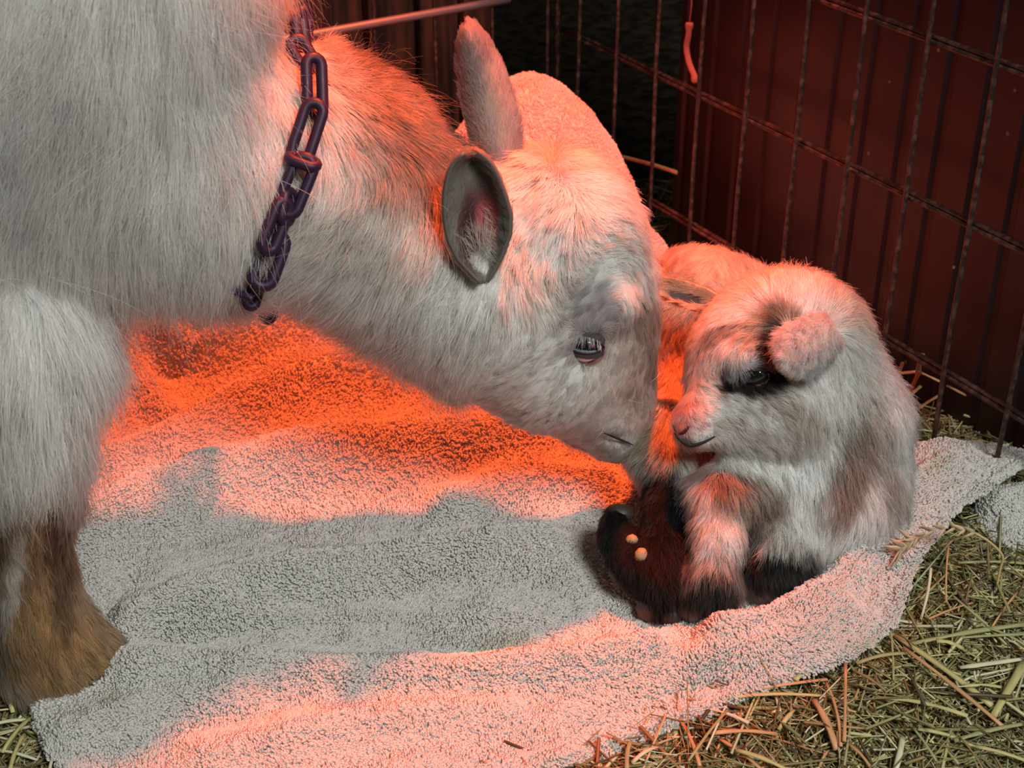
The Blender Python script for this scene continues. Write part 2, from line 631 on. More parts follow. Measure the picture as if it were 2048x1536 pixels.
for z, r_, mt_ in ((0.068, 0.0019, wire), (0.238, 0.0042, rail), (0.36, 0.0019, wire)):
    a, b = CORNER + BT * (0.06 if z == 0.238 else 0) - FT * 0.004, CORNER + BT * 0.85 - FT * 0.004
    v, f = tube(wob_line(a + np.array([0, 0, z]), b + np.array([0, 0, z]), 20, 0.001, 6), r_, 8)
    mesh_obj('cross_wire' if z != 0.238 else 'rail', v, f, mt_, back_panel)
v, f = tube([CORNER + np.array([0, 0, -0.02]), CORNER + np.array([0, 0, 0.6])], 0.0028, 8)
mesh_obj('corner_post', v, f, wire, right_panel)

# a strip of red baling twine hanging from a thread on the maroon sheet
def onwall(px, py, off):
    s_, z_ = s_at(px, py, off)
    return FP + FT * s_ + FN * off + np.array([0, 0, z_])
tw = mat('faded_red_twine', (0.55, 0.12, 0.07), 0.6)
pts = smooth_path([onwall(x, y, 0.03) for x, y in ((1379, 45), (1377, 70), (1373, 95), (1378, 125), (1388, 150), (1391, 166))], 20)
v, f = tube(pts, [0.0035, 0.0042, 0.0034, 0.0028] + [0.003] * (len(pts) - 8) + [0.0038, 0.004, 0.0036, 0.002], 7, flat=0.35)
o = mesh_obj('twine_strip', v, f, tw)
tag(o, 'frayed red strip of twine hanging on a thread before the maroon sheet', 'twine')
v, f = tube([onwall(1384, -60, 0.03), onwall(1383, 10, 0.03), onwall(1379, 46, 0.03)], 0.0006, 5)
mesh_obj('thread', v, f, tw, o)

# ================================================================== TOWEL
def mapg(pts, z=None):
    return np.array([G(p[0], p[1], p[2] if len(p) > 2 else (z or 0.01)) for p in pts])

def resample(P_, n):
    P_ = smooth_path(P_, 400)
    L = np.concatenate([[0], np.cumsum(np.linalg.norm(np.diff(P_, axis=0), axis=1))])
    t = np.linspace(0, L[-1], n)
    return np.stack([np.interp(t, L, P_[:, k]) for k in range(3)], 1)

NU, NV = 300, 230
near = resample(mapg([(72, 1412, .012), (118, 1520, .012), (260, 1640, .012), (600, 1650, .012), (1000, 1556, .01), (1190, 1492, .008), (1350, 1432, .008), (1490, 1385, .008),
                      (1600, 1352, .01), (1700, 1305, .012), (1775, 1235, .016), (1805, 1160, .022), (1845, 1085, .028), (1905, 1012, .034), (1975, 958, .040)]), NU)
far = resample(mapg([(195, 690, .012), (300, 640, .01), (400, 665, .01), (520, 635, .01), (640, 590, .01), (900, 545, .01), (1300, 600, .01), (1600, 760, .012), (1790, 885, .016), (1900, 884, .02), (2075, 905, .02)]), NU)
left = resample(mapg([(72, 1412, .012), (95, 1250, .012), (85, 1080, .012), (100, 900, .012), (195, 690, .012)]), NV)
right = resample(mapg([(1975, 958, .040), (2010, 935, .035), (2050, 915, .025), (2075, 905, .02)]), NV)
U = np.linspace(0, 1, NU)[None, :, None]
V = np.linspace(0, 1, NV)[:, None, None]
T = (1 - V) * near[None] + V * far[None] + (1 - U) * left[:, None] + U * right[:, None] \
    - ((1 - U) * (1 - V) * near[0] + U * (1 - V) * near[-1] + (1 - U) * V * far[0] + U * V * far[-1])
T = T.reshape(-1, 3)

RIDGES = [
    ([(270, 1335), (420, 1325), (620, 1330), (820, 1338), (1000, 1332), (1180, 1310), (1300, 1290)], .010, .016),
    ([(330, 1292), (600, 1262), (850, 1270), (1050, 1270)], -.009, .012),
    ([(290, 1235), (420, 1185), (560, 1150), (720, 1125), (900, 1095), (1080, 1075)], .014, .020),
    ([(500, 1215), (700, 1195), (900, 1160)], -.006, .012),
    ([(130, 1060), (300, 985), (480, 930), (650, 895), (850, 885), (1050, 870)], .020, .028),
    ([(150, 960), (330, 880), (480, 805), (640, 750), (800, 725)], .018, .020),
    ([(215, 690), (310, 665), (410, 690), (500, 665), (620, 615), (760, 570), (1000, 540)], .024, .015),
    ([(330, 760), (450, 715), (560, 672), (700, 640)], -.010, .010),
    ([(240, 700), (285, 760), (340, 830)], .009, .014),
    ([(1440, 1262), (1550, 1238), (1655, 1180), (1745, 1088), (1822, 1005), (1890, 962)], .012, .014),
    ([(1330, 1268), (1345, 1262)], .003, .012),
    ([(1180, 1470), (1290, 1420), (1420, 1370)], -.006, .010),
    ([(1400, 1320), (1560, 1300), (1690, 1230)], .006, .012),
    ([(900, 1000), (1050, 960), (1200, 960)], .010, .018),
    ([(150, 1470), (300, 1410), (480, 1385)], .006, .014),
    ([(420, 1500), (700, 1440), (1000, 1420)], .005, .016),
    ([(1200, 1200), (1270, 1240), (1300, 1260)], -.004, .012),
]
def seg_d(p, poly):
    best = np.full(len(p), 1e9)
    for a, b in zip(poly[:-1], poly[1:]):
        ba = b - a
        t = np.clip(((p - a) @ ba) / (ba @ ba), 0, 1)
        best = np.minimum(best, np.linalg.norm(p - a - t[:, None] * ba, axis=1))
    return best
def towel_lift(xy):
    z = np.zeros(len(xy))
    for path, h, w_ in RIDGES:
        poly = smooth_path(mapg(path, max(h, 0) + 0.01), 24)[:, :2]
        d = seg_d(xy, poly)
        z = z + 1.8 * h * np.exp(-(d / w_) ** 2)
    q = np.c_[xy, np.zeros(len(xy))]
    z = z + 0.004 * noise(q, 11, 5) + 0.002 * noise(q, 30, 6) + 0.0008 * noise(q, 90, 7)
    return z
edge = np.minimum(np.minimum(U, 1 - U) * 1.0, np.minimum(V, 1 - V) * 1.0)
edge = np.clip(np.broadcast_to(edge, (NV, NU, 1)).reshape(-1) / 0.02, 0, 1)
T[:, 2] += towel_lift(T[:, :2]) * (0.55 + 0.45 * edge)
T[:, 2] = np.maximum(T[:, 2], 0.004)
gi = np.arange(NV * NU).reshape(NV, NU)
tq = np.stack([gi[:-1, :-1], gi[:-1, 1:], gi[1:, 1:], gi[1:, :-1]], -1).reshape(-1, 4)
tn = vnormals(T, tq)
if tn[:, 2].mean() < 0:
    tn = -tn
# closed slab: top, underside and a rounded hem
TH_T = 0.005
topv, botv = T, T - tn * TH_T
loop = np.concatenate([gi[0, :], gi[1:, -1], gi[-1, :-1][::-1], gi[1:-1, 0][::-1]])
cen_t = T.mean(0)
hemn = np.roll(T[loop], -1, 0) - np.roll(T[loop], 1, 0)
hemn = nrm(np.cross(hemn, np.array([0, 0, 1.0])))
hemv = T[loop] - tn[loop] * TH_T * 0.5 + hemn * TH_T * 0.6
nT = len(T)
allv = np.concatenate([topv, botv, hemv])
fs = [tq, tq[:, ::-1] + nT]
lp, lq = loop, np.roll(loop, -1)
hi_ = np.arange(len(loop)) + 2 * nT
hq = np.roll(hi_, -1)
fs.append(np.stack([lp, hi_, hq, lq], 1))
fs.append(np.stack([hi_, lp + nT, lq + nT, hq], 1))
allq = np.concatenate(fs)
terry = mat('terry_ground', (0.60, 0.61, 0.58), 0.95, 0.1)
towel = mesh_obj('bath_towel', allv, allq, terry)
tag(towel, 'rumpled pale grey terry bath towel spread on the bedding under the baby goat', 'towel')

def terry_hair(name='terry_loops', rough=0.9):
    m = bpy.data.materials.new(name)
    m.use_nodes = True
    b = bsdf(m)
    a = node(m, 'ShaderNodeAttribute', attribute_name='col')
    link(m, a.outputs['Color'], b.inputs['Base Color'])
    b.inputs['Roughness'].default_value = rough
    b.inputs['Specular IOR Level'].default_value = 0.15
    return m
terry_m = terry_hair()

def loops(v, q, n, count, L=0.0026, r=0.00058, seed=1, weight=None, base=(0.655, 0.65, 0.615)):
    p, nn = scatter(v, q, n, count, weight)
    k = 5
    ang = noise(p, 22, seed) * 2.6 + noise(p, 110, seed + 1) * 0.7
    e1 = nrm(np.cross(nn, np.array([0.3, 0.2, 1.0]) + 0 * nn))
    e2 = np.cross(nn, e1)
    d = e1 * np.cos(ang)[:, None] + e2 * np.sin(ang)[:, None]
    d = nrm(d + rng.normal(size=p.shape) * 0.22)
    # rows of loops lean together, as terry does
    ll = L * (0.75 + 0.5 * rng.random(len(p)))[:, None] * (0.9 + 0.35 * noise(p, 300, seed + 2))[:, None]
    pts = np.zeros((len(p), k, 3))
    prof_ = [(0, -0.1), (0.05, 0.45), (0.25, 0.85), (0.60, 0.90), (0.85, 0.55)]
    for i, (a, h) in enumerate(prof_):
        pts[:, i] = p + d * ll * a * 0.9 + nn * ll * h
    rad = np.full((len(p), k), r) * np.array([0.8, 1, 1.05, 1.05, 0.8])
    c = np.array(base) * (0.86 + 0.22 * rng.random((len(p), 1)))
    st = np.clip(noise(p, 16, 77) * 2.2 - 1.1, 0, 0.5)[:, None]
    c = c * (1 - st) + np.array([0.50, 0.49, 0.36]) * st
    return pts, rad, c
# only the loops a viewer near the photograph's place could see
fc = allv[allq].mean(1)
fpx, fpy, fd = proj(fc)
a_, b_, c_, d_ = (allv[allq[:, k]] for k in range(4))
fnn = nrm(np.cross(c_ - a_, d_ - b_))
vis = (fpx > -150) & (fpx < 2200) & (fpy > 450) & (fpy < 1650) & (((np.array([0, 0, CAM_H]) - fc) * fnn).sum(1) > -0.25)
wt = vis * np.clip((1.45 / fd) ** 2, 0.5, 3) * np.where(fpy < 760, 0.5, 1.0)
anv = vnormals(allv, allq)
pts, rad, c = loops(allv, allq, anv, 330000, weight=wt)
curves_obj('terry_pile', pts, rad, terry_m, towel, c)

# towel's right-hand corner, doubled back in a soft fold
cb = Body(0.0035)
cb.chain([(2120, 1010, DY(1010, .93), 60), (2010, 1030, DY(1030, .915), 40), (1965, 1075, DY(1075, .90), 22)], .02)
cb.chain([(2120, 1090, DY(1090, .885), 50), (2010, 1098, DY(1098, .885), 26), (1955, 1095, DY(1095, .89), 18)], .015)
v, q = cb.mesh()
v = relax(v, q, 2)
n_ = vnormals(v, q)
v = v + n_ * 0.002 * noise(v, 60, 3)[:, None]
fold = mesh_obj('folded_corner', v, q, terry, towel)
fp_ = v[q].mean(1)
w_ = (((np.array([0, 0, CAM_H]) - fp_) * n_[q[:, 0]]).sum(1) > -0.2) & (proj(fp_)[0] < 2150)
pts, rad, c = loops(v, q, n_, 12000, seed=5, weight=w_.astype(float))
curves_obj('terry_pile', pts, rad, terry_m, fold, c)

# second towel heaped in the corner of the pen; the lamp's glow is put into its peach tint
hb = Body(0.006)
hb.chain([(1055, 235, 1.42, 62), (1110, 300, 1.42, 80), (1150, 420, 1.42, 95), (1200, 560, 1.42, 120), (1230, 640, 1.42, 110)], .03)
hb.chain([(1055, 235, 1.42, 55), (985, 330, 1.40, 70), (1000, 480, 1.38, 130), (1060, 620, 1.36, 130)], .05)
hb.ell(1100, 450, 1.41, 120, 200, 110, k=.05)
v, q = hb.mesh()
v = relax(v, q, 3)
n_ = vnormals(v, q)
v = v + n_ * (0.006 * noise(v, 22, 3) + 0.002 * noise(v, 60, 4))[:, None]
v[:, 2] = np.maximum(v[:, 2], -0.018)
heap = mesh_obj('heaped_towel', v, q, mat('lamp_tinted_terry', (0.70, 0.47, 0.40), .95, .1))
tag(heap, 'lamp-tinted towel heaped up in the pen corner behind the head of the adult goat', 'towel')
fp_ = v[q].mean(1)
w_ = (((np.array([0, 0, CAM_H]) - fp_) * n_[q[:, 0]]).sum(1) > -0.2) & (proj(fp_)[1] < 760)
pts, rad, c = loops(v, q, n_, 30000, L=0.0018, r=0.0006, seed=9, weight=w_.astype(float), base=(0.74, 0.50, 0.43))
curves_obj('terry_pile', pts, rad, terry_m, heap, c)

# ================================================================== STRAW
def straw_mat(name):
    m = mat(name, (0.5, 0.4, 0.2), 0.5, 0.4)
    attr_color(m)
    b = bsdf(m)
    b.inputs['Roughness'].default_value = 0.45
    return m
strawm = straw_mat('dry_straw')
outline = np.concatenate([near[:, :2], right[1:, :2], far[::-1][1:, :2], left[::-1][1:, :2]])
def inside(pts, poly):
    x, y = pts[:, 0], pts[:, 1]
    r_ = np.zeros(len(pts), bool)
    pj = np.roll(poly, 1, 0)
    for (x1, y1), (x0, y0) in zip(poly[::3], np.roll(poly[::3], 1, 0)):
        m = ((y1 > y) != (y0 > y))
        with np.errstate(divide='ignore', invalid='ignore'):
            xi = (x0 - x1) * (y - y1) / (y0 - y1 + 1e-12) + x1
        r_ ^= m & (x < xi)
    return r_
PAL = np.array([(0.44, 0.40, 0.17), (0.30, 0.28, 0.11), (0.54, 0.50, 0.26), (0.20, 0.18, 0.08), (0.24, 0.24, 0.11), (0.36, 0.24, 0.10), (0.13, 0.10, 0.05), (0.60, 0.58, 0.38)])
def bed(count, region, Lr, rr, zr, seed, tilt=0.14):
    g = np.random.default_rng(seed)
    x0, x1, y0, y1 = region
    c = np.c_[g.uniform(x0, x1, count * 3), g.uniform(y0, y1, count * 3)]
    cen = outline.mean(0)
    shr = cen + (outline - cen) * 0.975
    keep = ~inside(c, shr)
    q = np.c_[c, np.zeros(len(c))]
    px, py, _ = proj(q)
    keep &= (px > -120) & (px < 2180) & (py < 1680) & (py > 350)
    c = c[keep][:count]
    n = len(c)
    L = g.uniform(*Lr, n) * (0.5 + g.random(n))
    r = g.uniform(*rr, n)
    th = g.uniform(0, 2 * np.pi, n)
    z = g.uniform(*zr, n)
    ph = g.normal(0, tilt, n)
    d = np.c_[np.cos(th) * np.cos(ph), np.sin(th) * np.cos(ph), np.sin(ph)]
    side = nrm(np.cross(d, [0, 0, 1.0]))
    up = np.cross(side, d)
    roll = g.uniform(0, 3.14, n)[:, None]
    s2, u2 = side * np.cos(roll) + up * np.sin(roll), -side * np.sin(roll) + up * np.cos(roll)
    bend = side * (g.normal(0, 0.06, n) * L)[:, None]
    vs, fs_, cs = [], [], []
    col = PAL[g.integers(0, len(PAL), n)] * g.uniform(0.75, 1.25, (n, 1))
    for k, t in enumerate((-0.5, 0.0, 0.5)):
        cc = np.c_[c, z] + d * (t * L)[:, None] + bend * (1 if k == 1 else 0)
        for (a, b) in ((1, 0), (0, 0.45), (-1, 0), (0, -0.45)):
            vs.append(cc + s2 * (a * r)[:, None] + u2 * (b * r)[:, None])
    vs = np.stack(vs, 1).reshape(-1, 3)
    vs[:, 2] = np.maximum(vs[:, 2], -0.021)
    idx = []
    for k in range(2):
        for a in range(4):
            b = (a + 1) % 4
            idx.append([k * 4 + a, k * 4 + b, (k + 1) * 4 + b, (k + 1) * 4 + a])
    idx += [[3, 2, 1, 0], [8, 9, 10, 11]]
    fs_ = (np.array(idx)[None] + 12 * np.arange(n)[:, None, None]).reshape(-1, 4)
    return vs, fs_, np.repeat(col, 12, 0)
REG = (-0.62, 0.95, 0.55, 1.75)
FR = (0.0, 0.50, 0.56, 1.06)
parts_ = [bed(9000, REG, (0.02, 0.09), (0.0005, 0.0014), (-0.018, 0.000), 1),
          bed(9000, FR, (0.02, 0.10), (0.0004, 0.0013), (-0.016, 0.005), 2),
          bed(16000, FR, (0.004, 0.02), (0.0003, 0.0011), (-0.016, 0.004), 3, 0.35),
          bed(2500, (-0.40, -0.2, 0.56, 0.8), (0.01, 0.07), (0.0005, 0.0014), (-0.016, 0.004), 4),
          bed(3000, (-0.40, -0.2, 0.56, 0.8), (0.004, 0.02), (0.0003, 0.0012), (-0.016, 0.004), 5, 0.35),
          bed(6000, (-0.4, 0.1, 1.15, 1.7), (0.02, 0.09), (0.0006, 0.0016), (-0.016, 0.030), 6, 0.35)]
off, vs, fs_, cs = 0, [], [], []
for a, b, c in parts_:
    vs.append(a); fs_.append(b + off); cs.append(c); off += len(a)
o = mesh_obj('straw_bedding', np.concatenate(vs), np.concatenate(fs_), strawm, colors=np.concatenate(cs), smooth=False)
tag(o, 'matted bed of chopped straw and hay around the towel', 'straw', kind='stuff')

# distinct stalks lying on top
C8 = lambda x, y: (1248 + x * .3906, 936 + y * .3906)
yel, pal_, ora, grn, brn = (0.54, 0.48, 0.20), (0.66, 0.63, 0.42), (0.62, 0.34, 0.16), (0.36, 0.36, 0.16), (0.32, 0.21, 0.10)
STALKS = [(1390, 860, 1900, 1230, 34, yel), (1430, 920, 1960, 1340, 24, ora), (1450, 905, 2060, 800, 30, grn), (1720, 1022, 2080, 972, 30, pal_),
          (440, 1360, 780, 1362, 24, ora), (500, 1182, 1030, 1168, 20, yel), (620, 1145, 1040, 1082, 16, ora), (1135, 1000, 1128, 1400, 18, ora),
          (1030, 1090, 1110, 1425, 18, ora), (975, 1190, 1090, 1445, 34, ora), (265, 1255, 388, 1525, 18, ora), (490, 1388, 720, 1560, 18, ora),
          (575, 1445, 860, 1560, 24, yel), (35, 1395, 15, 1560, 20, grn), (420, 1232, 640, 1305, 20, pal_), (1572, 512, 1520, 775, 16, pal_),
          (1870, 560, 1862, 350, 12, brn), (1662, 400, 1650, 690, 12, ora), (1222, 930, 1290, 742, 14, pal_), (1358, 770, 1380, 1085, 12, grn),
          (2050, 1000, 1890, 1270, 42, yel), (1690, 1395, 2080, 1305, 26, grn), (1290, 1175, 1760, 1270, 24, yel), (1600, 885, 1735, 925, 30, yel),
          (875, 1085, 955, 1020, 34, yel), (1740, 1112, 1970, 1132, 18, yel), (1480, 1335, 1810, 1435, 20, yel), (1800, 1425, 2080, 1508, 22, yel),
          (1425, 1380, 1385, 1560, 30, pal_), (1850, 815, 2080, 925, 18, grn), (1690, 872, 2080, 850, 18, grn), (1190, 1000, 1440, 948, 22, grn),
          (1560, 772, 1785, 690, 14, ora), (1710, 485, 2080, 492, 20, grn), (330, 1500, 530, 1240, 14, grn), (40, 1510, 180, 1425, 20, pal_),
          (1340, 1140, 1180, 1040, 16, brn), (790, 1340, 870, 1240, 24, yel), (1500, 690, 1600, 830, 12, grn), (1880, 820, 2010, 640, 12, ora),
          (1130, 1400, 1280, 1560, 18, ora), (1600, 1500, 1480, 1330, 14, grn), (1720, 1380, 1850, 1560, 10, brn), (1000, 1530, 1040, 1450, 16, ora)]
STALKS = [(*C8(a, b), *C8(c, d), w_, col) for a, b, c, d, w_, col in STALKS]
STALKS += [(-10, 1448, 62, 1440, 8, pal_), (4, 1505, 60, 1436, 8, yel), (18, 1545, 48, 1468, 8, yel), (98, 1545, 118, 1490, 8, pal_), (8, 1372, 26, 1425, 9, yel), (-10, 1500, 75, 1520, 7, pal_)]
def stalk(name, p0, p1, r, col, sag=0.0, seed=0, flat=0.6):
    n = 7
    t = np.linspace(0, 1, n)[:, None]
    p = p0 + (p1 - p0) * t
    d = np.linalg.norm(p1 - p0)
    side = nrm(np.cross(p1 - p0, [0, 0, 1.0]))
    g = np.random.default_rng(seed)
    p = p + side * np.sin(t * math.pi) * d * g.normal(0, 0.02) + np.array([0, 0, 1.0]) * np.sin(t * math.pi) * sag
    rr = r * (1 + 0.12 * g.normal(size=n))
    v, f = tube(p, rr, 7, flat=flat, up=(0, 0, 1))
    mb = MB()
    c = np.array(col)[None] * (0.85 + 0.3 * g.random((len(v), 1)))
    mb.add(v, f, c)
    return mb.build(name, strawm, None, smooth=True)
g_ = np.random.default_rng(3)
loose, corner, propped = [], [], []
for i, (x0, y0, x1, y1, w_, col) in enumerate(STALKS):
    z0, z1 = 0.005 + 0.008 * g_.random(), 0.005 + 0.008 * g_.random()
    if y0 < 1150 and abs(x1 - x0) < 40:
        z0 += 0.02
    a, b = G(x0, y0, z0), G(x1, y1, z1)
    r_ = w_ * 0.3906 / 2 / F * 0.98 if i < len(STALKS) - 6 else w_ / 2 / F
    o = stalk('straw_stalk', a, b, r_, col, 0.002, i)
    if i >= len(STALKS) - 6:
        corner.append((o, x0, y0, x1, y1, w_, col))
    else:
        loose.append((o, x0, y0, x1, y1, w_, col))
NUMW = ['leftmost', 'second from the left', 'third from the left', 'fourth from the left', 'fifth from the left', 'sixth from the left', 'seventh from the left', 'eighth from the left']
def zone(x, y):
    if x < 300: return 'by the adult goat hoof'
    if y < 900: return 'in the right-hand wire'
    if y < 1230: return 'near the wheat ear'
    if y > 1450: return 'at the bottom edge'
    if x > 1850: return 'by the right edge'
    if x < 1640: return 'beside the towel hem'
    return 'in mid bedding'
def group_labels(items, cname, groupname):
    fam = {}
    for it in items:
        o, x0, y0, x1, y1, w_, col = it
        sl = abs(y1 - y0) / (abs(x1 - x0) + 1e-6)
        di = 'level' if sl < 0.3 else ('upright' if sl > 2.5 else ('slanting down right' if (y1 - y0) * (x1 - x0) > 0 else 'slanting up right'))
        key = f"{'thick' if w_ >= 24 else 'thin'} {cname[col]} straw stalk {di} {zone((x0 + x1) / 2, (y0 + y1) / 2)}"
        fam.setdefault(key, []).append((min(x0, x1), o))
    for key, l in fam.items():
        l.sort(key=lambda t: t[0])
        for j, (_, o) in enumerate(l):
            tag(o, key if len(l) == 1 else f"{key}, {NUMW[j]}", 'straw', groupname)
group_labels(loose, {yel: 'yellow', pal_: 'pale', ora: 'orange', grn: 'olive', brn: 'brown'}, 'loose straw stalks right of the towel')
# stalks propped against the maroon sheet
PR = [(1772, 749, 1832, 744, 9, ora), (1835, 742, 1884, 765, 8, ora), (1845, 708, 1836, 750, 12, brn), (1838, 745, 1800, 812, 10, (0.6, 0.15, 0.06)), (1800, 808, 1842, 772, 9, ora),
      (1835, 818, 1880, 790, 8, ora), (1805, 725, 1790, 765, 8, ora), (1895, 772, 1930, 790, 9, ora), (1828, 872, 1866, 858, 7, ora), (1780, 770, 1800, 750, 8, brn), (1790, 830, 1812, 790, 8, ora)]
for i, (x0, y0, x1, y1, w_, col) in enumerate(PR):
    o = stalk('straw_stalk', onwall(x0, y0, 0.008), onwall(x1, y1, 0.026), w_ * 0.5 * 1.22 / F, col, 0, 60 + i, 0.5)
    propped.append((o, x0, y0, x1, y1, w_, col if col in (ora, brn) else brn))
CN = {yel: 'yellow', pal_: 'pale', ora: 'orange', grn: 'olive', brn: 'brown'}
group_labels(corner, CN, 'straw stalks by the hoof of the adult goat')
group_labels(propped, CN, 'straw stalks caught in the right-hand wire panel')
st = [FP + FT * s_at(x, y, 0.006)[0] + FN * 0.006 + np.array([0, 0, s_at(x, y, 0.006)[1]]) for x, y in ((1195, 312), (1232, 312), (1300, 328), (1354, 345))]
v, f = tube(smooth_path(st, 14), 0.0022, 7, flat=0.6)
mb = MB(); mb.add(v, f, (0.55, 0.30, 0.13)); o = mb.build('straw_length', strawm)
tag(o, 'long brown straw stem lodged level in the wires near the corner of the pen', 'straw')

# ear of wheat on its bent stem
ear = empty('wheat_ear', G(1990, 1190, 0.0))
tag(ear, 'dry wheat ear on a bent stem arching over the towel hem', 'wheat ear')
dW = G(1990, 1190, 0.0)
dd = proj(dW[None])[2][0]
stem = smooth_path([P(1990, 1190, dd), P(2000, 1140, dd - .006), P(2005, 1112, dd - .01), (P(1980, 1085, dd - .012)), P(1950, 1066, dd - .012)], 20)
v, f = tube(stem, 0.0010, 6)
mb = MB(); mb.add(v, f, (0.55, 0.42, 0.2)); mb.build('stem', strawm, ear)
path = smooth_path([P(1950, 1066, dd - .012), P(1900, 1056, dd - .012), P(1850, 1068, dd - .011), P(1820, 1086, dd - .010), P(1803, 1098, dd - .010)], 22)
tt, _, _ = frames(path)
for i in range(0, len(path)):
    if i % 2 and i < 12:
        continue
    for sgn in (-1, 1):
        a = path[i]
        spread = (0.35 + 0.3 * g_.random()) * (1.0 if i < 14 else 1.7)
        d = nrm(tt[i] + sgn * spread * UP + 0.3 * RIGHT * g_.normal() - FWD * 0.25 * g_.normal())
        L_ = (0.0085 + 0.004 * g_.random()) * (1.0 if i < 14 else 1.35)
        pp = np.array([a, a + d * L_ * .25, a + d * L_ * .6, a + d * L_ + UP * 0.0006 * g_.normal()])
        v, f = tube(pp, [0.0006, 0.0019, 0.0013, 0.0001], 6, flat=0.5)
        mb = MB(); mb.add(v, f, np.array((0.56, 0.42, 0.26)) * (0.6 + 0.7 * g_.random())); mb.build('grain', strawm, ear)

# ================================================================== ANIMALS
fur_long = hair_mat('goat_fur', 0.38, 0.6, 0.45)
fur_kid = hair_mat('kid_fur', 0.38, 0.6, 0.5)
skin = mat('goat_skin', (0.5, 0.4, 0.35), 0.8, 0.2)
attr_color(skin)
pink_skin = mat('pink_skin', (0.52, 0.22, 0.20), 0.45, 0.5)
dark_skin = mat('dark_skin', (0.03, 0.022, 0.022), 0.6, 0.3)
hoof_m = mat('hoof_horn', (0.05, 0.042, 0.030), 0.4, 0.5)
hoof_pale = mat('hoof_pad', (0.30, 0.25, 0.13), 0.6, 0.4)

def keep_seen(p, n, x0=-160, x1=2230, y0=-160, y1=1650, back=-0.30):
    px, py, d = proj(p)
    vv = nrm(np.array([0, 0, CAM_H]) - p)
    f = (vv * n).sum(1)
    return (px > x0) & (px < x1) & (py > y0) & (py < y1) & (f > back)

def grow(name, v, q, n, parent, count, ctrl, base, spots, r=0.00011, seed=0, material=None, mask=None, tipr=0.25, colvar=0.26, wob=8, undercol=0.9, seg=5, wfun=None, lref=0.016, **kw):
    fc_ = v[q].mean(1)
    fn_ = nrm(n[q].mean(1))
    w_ = keep_seen(fc_, fn_).astype(float)
    if wfun is not None:
        w_ = w_ * wfun(fc_)
    p, nn = scatter(v, q, n, count, w_)
    if mask is not None:
        k = mask(p)
        p, nn = p[k], nn[k]
    pts, L, hid = groom(p, nn, ctrl, seg=seg, seed=seed, **kw)
    s = np.linspace(0, 1, seg)
    prof_ = (1 - s) ** 0.6 * (1 - tipr) + tipr
    rad = r * (0.7 + 0.6 * rng.random((len(p), 1))) * prof_ * np.clip(L / lref, 0.55, 1.1)[:, None]
    c = paint(p, base, spots, wob=wob, seed=seed + 50)
    c = c * (1 - colvar + 2 * colvar * rng.random((len(p), 1))) * (1 + colvar * 1.2 * (hid[:, 1:2] - 0.5) * 2)
    return curves_obj(name, pts, rad, material or fur_long, parent, np.clip(c, 0.004, 0.95), nn)

def ear_shape(base, tip, outline, cup, thick, twist=0.0, toward=-1):
    """a cupped leaf: outline rows (t, left px, right px) across the axis base->tip (both px, py, d); cup>0 hollows away from the camera"""
    b, t_ = np.array(base, float), np.array(tip, float)
    ax2 = np.array([t_[0] - b[0], t_[1] - b[1]])
    ln = np.hypot(*ax2)
    pr = np.array([-ax2[1], ax2[0]]) / ln
    if pr[0] < 0:
        pr = -pr
    o_ = np.array(outline, float)
    nt, nv_ = 34, 17
    V_ = []
    for i in range(nt):
        t = i / (nt - 1)
        l = np.interp(t, o_[:, 0], o_[:, 1]); r = np.interp(t, o_[:, 0], o_[:, 2])
        bow = (np.interp(t, o_[:, 0], o_[:, 3]) if o_.shape[1] > 3 else 0)
        for j in range(nv_):
            s_ = j / (nv_ - 1)
            c2 = b[:2] + ax2 * t + pr * (-l + (l + r) * s_ + bow)
            w_ = 1 - (2 * s_ - 1) ** 2
            d = b[2] + (t_[2] - b[2]) * t + cup * w_ * min(1, (l + r) / 60) + twist * (s_ - 0.5)
            V_.append(P(c2[0], c2[1], d))
    V_ = np.array(V_)
    g = np.arange(nt * nv_).reshape(nt, nv_)
    q = np.stack([g[:-1, :-1], g[:-1, 1:], g[1:, 1:], g[1:, :-1]], -1).reshape(-1, 4)
    V_ = relax(V_, q, 1)
    n = vnormals(V_, q)
    if (n @ FWD).mean() > 0:
        n = -n                                   # n faces the camera
    A, B = V_, V_ - n * thick                    # front and rear faces
    nv2 = len(V_)
    rim = np.concatenate([g[0, :], g[1:, -1], g[-1, :-1][::-1], g[1:-1, 0][::-1]])
    r2 = np.roll(rim, -1)
    fn = np.cross(V_[q[0, 1]] - V_[q[0, 0]], V_[q[0, 3]] - V_[q[0, 0]])
    front = q if fn @ FWD < 0 else q[:, ::-1]
    sides = np.stack([rim, rim + nv2, r2 + nv2, r2], 1)
    Q = np.concatenate([front, front[:, ::-1] + nv2, sides])
    return np.concatenate([A, B]), Q, V_, front, n, rim

# ------------------------------------------------------------------ the adult goat
doe = empty('adult_goat', (G(60, 1380)))
tag(doe, 'white adult goat with tan lower leg lowering its head to the baby goat', 'goat')
B = Body(0.0042)
B.flank((-0.275, .860, .430), .128, .100, .165)
B.flank((-0.43, .87, .42), .20, .115, .19, .05)
B.ell(235, 180, .90, 192, 290, 200, ang=6, k=.05)
B.cone((30, 380, DY(380, .86), 190), (30, 640, DY(640, .79), 112), .09)
B.chain([(45, 500, DY(500, .84), 130), (28, 680, DY(680, .765), 100), (34, 830, DY(830, .745), 74), (44, 930, DY(930, .74), 58),
         (55, 1010, DY(1010, .74), 50), (60, 1090, DY(1090, .74), 47), (70, 1180, DY(1180, .735), 50), (95, 1250, DY(1250, .73), 58)], .03)
B.chain([(95, 1250, DY(1250, .73), 60), (150, 1300, DY(1300, .732), 58), (215, 1325, DY(1325, .735), 42)], .02)
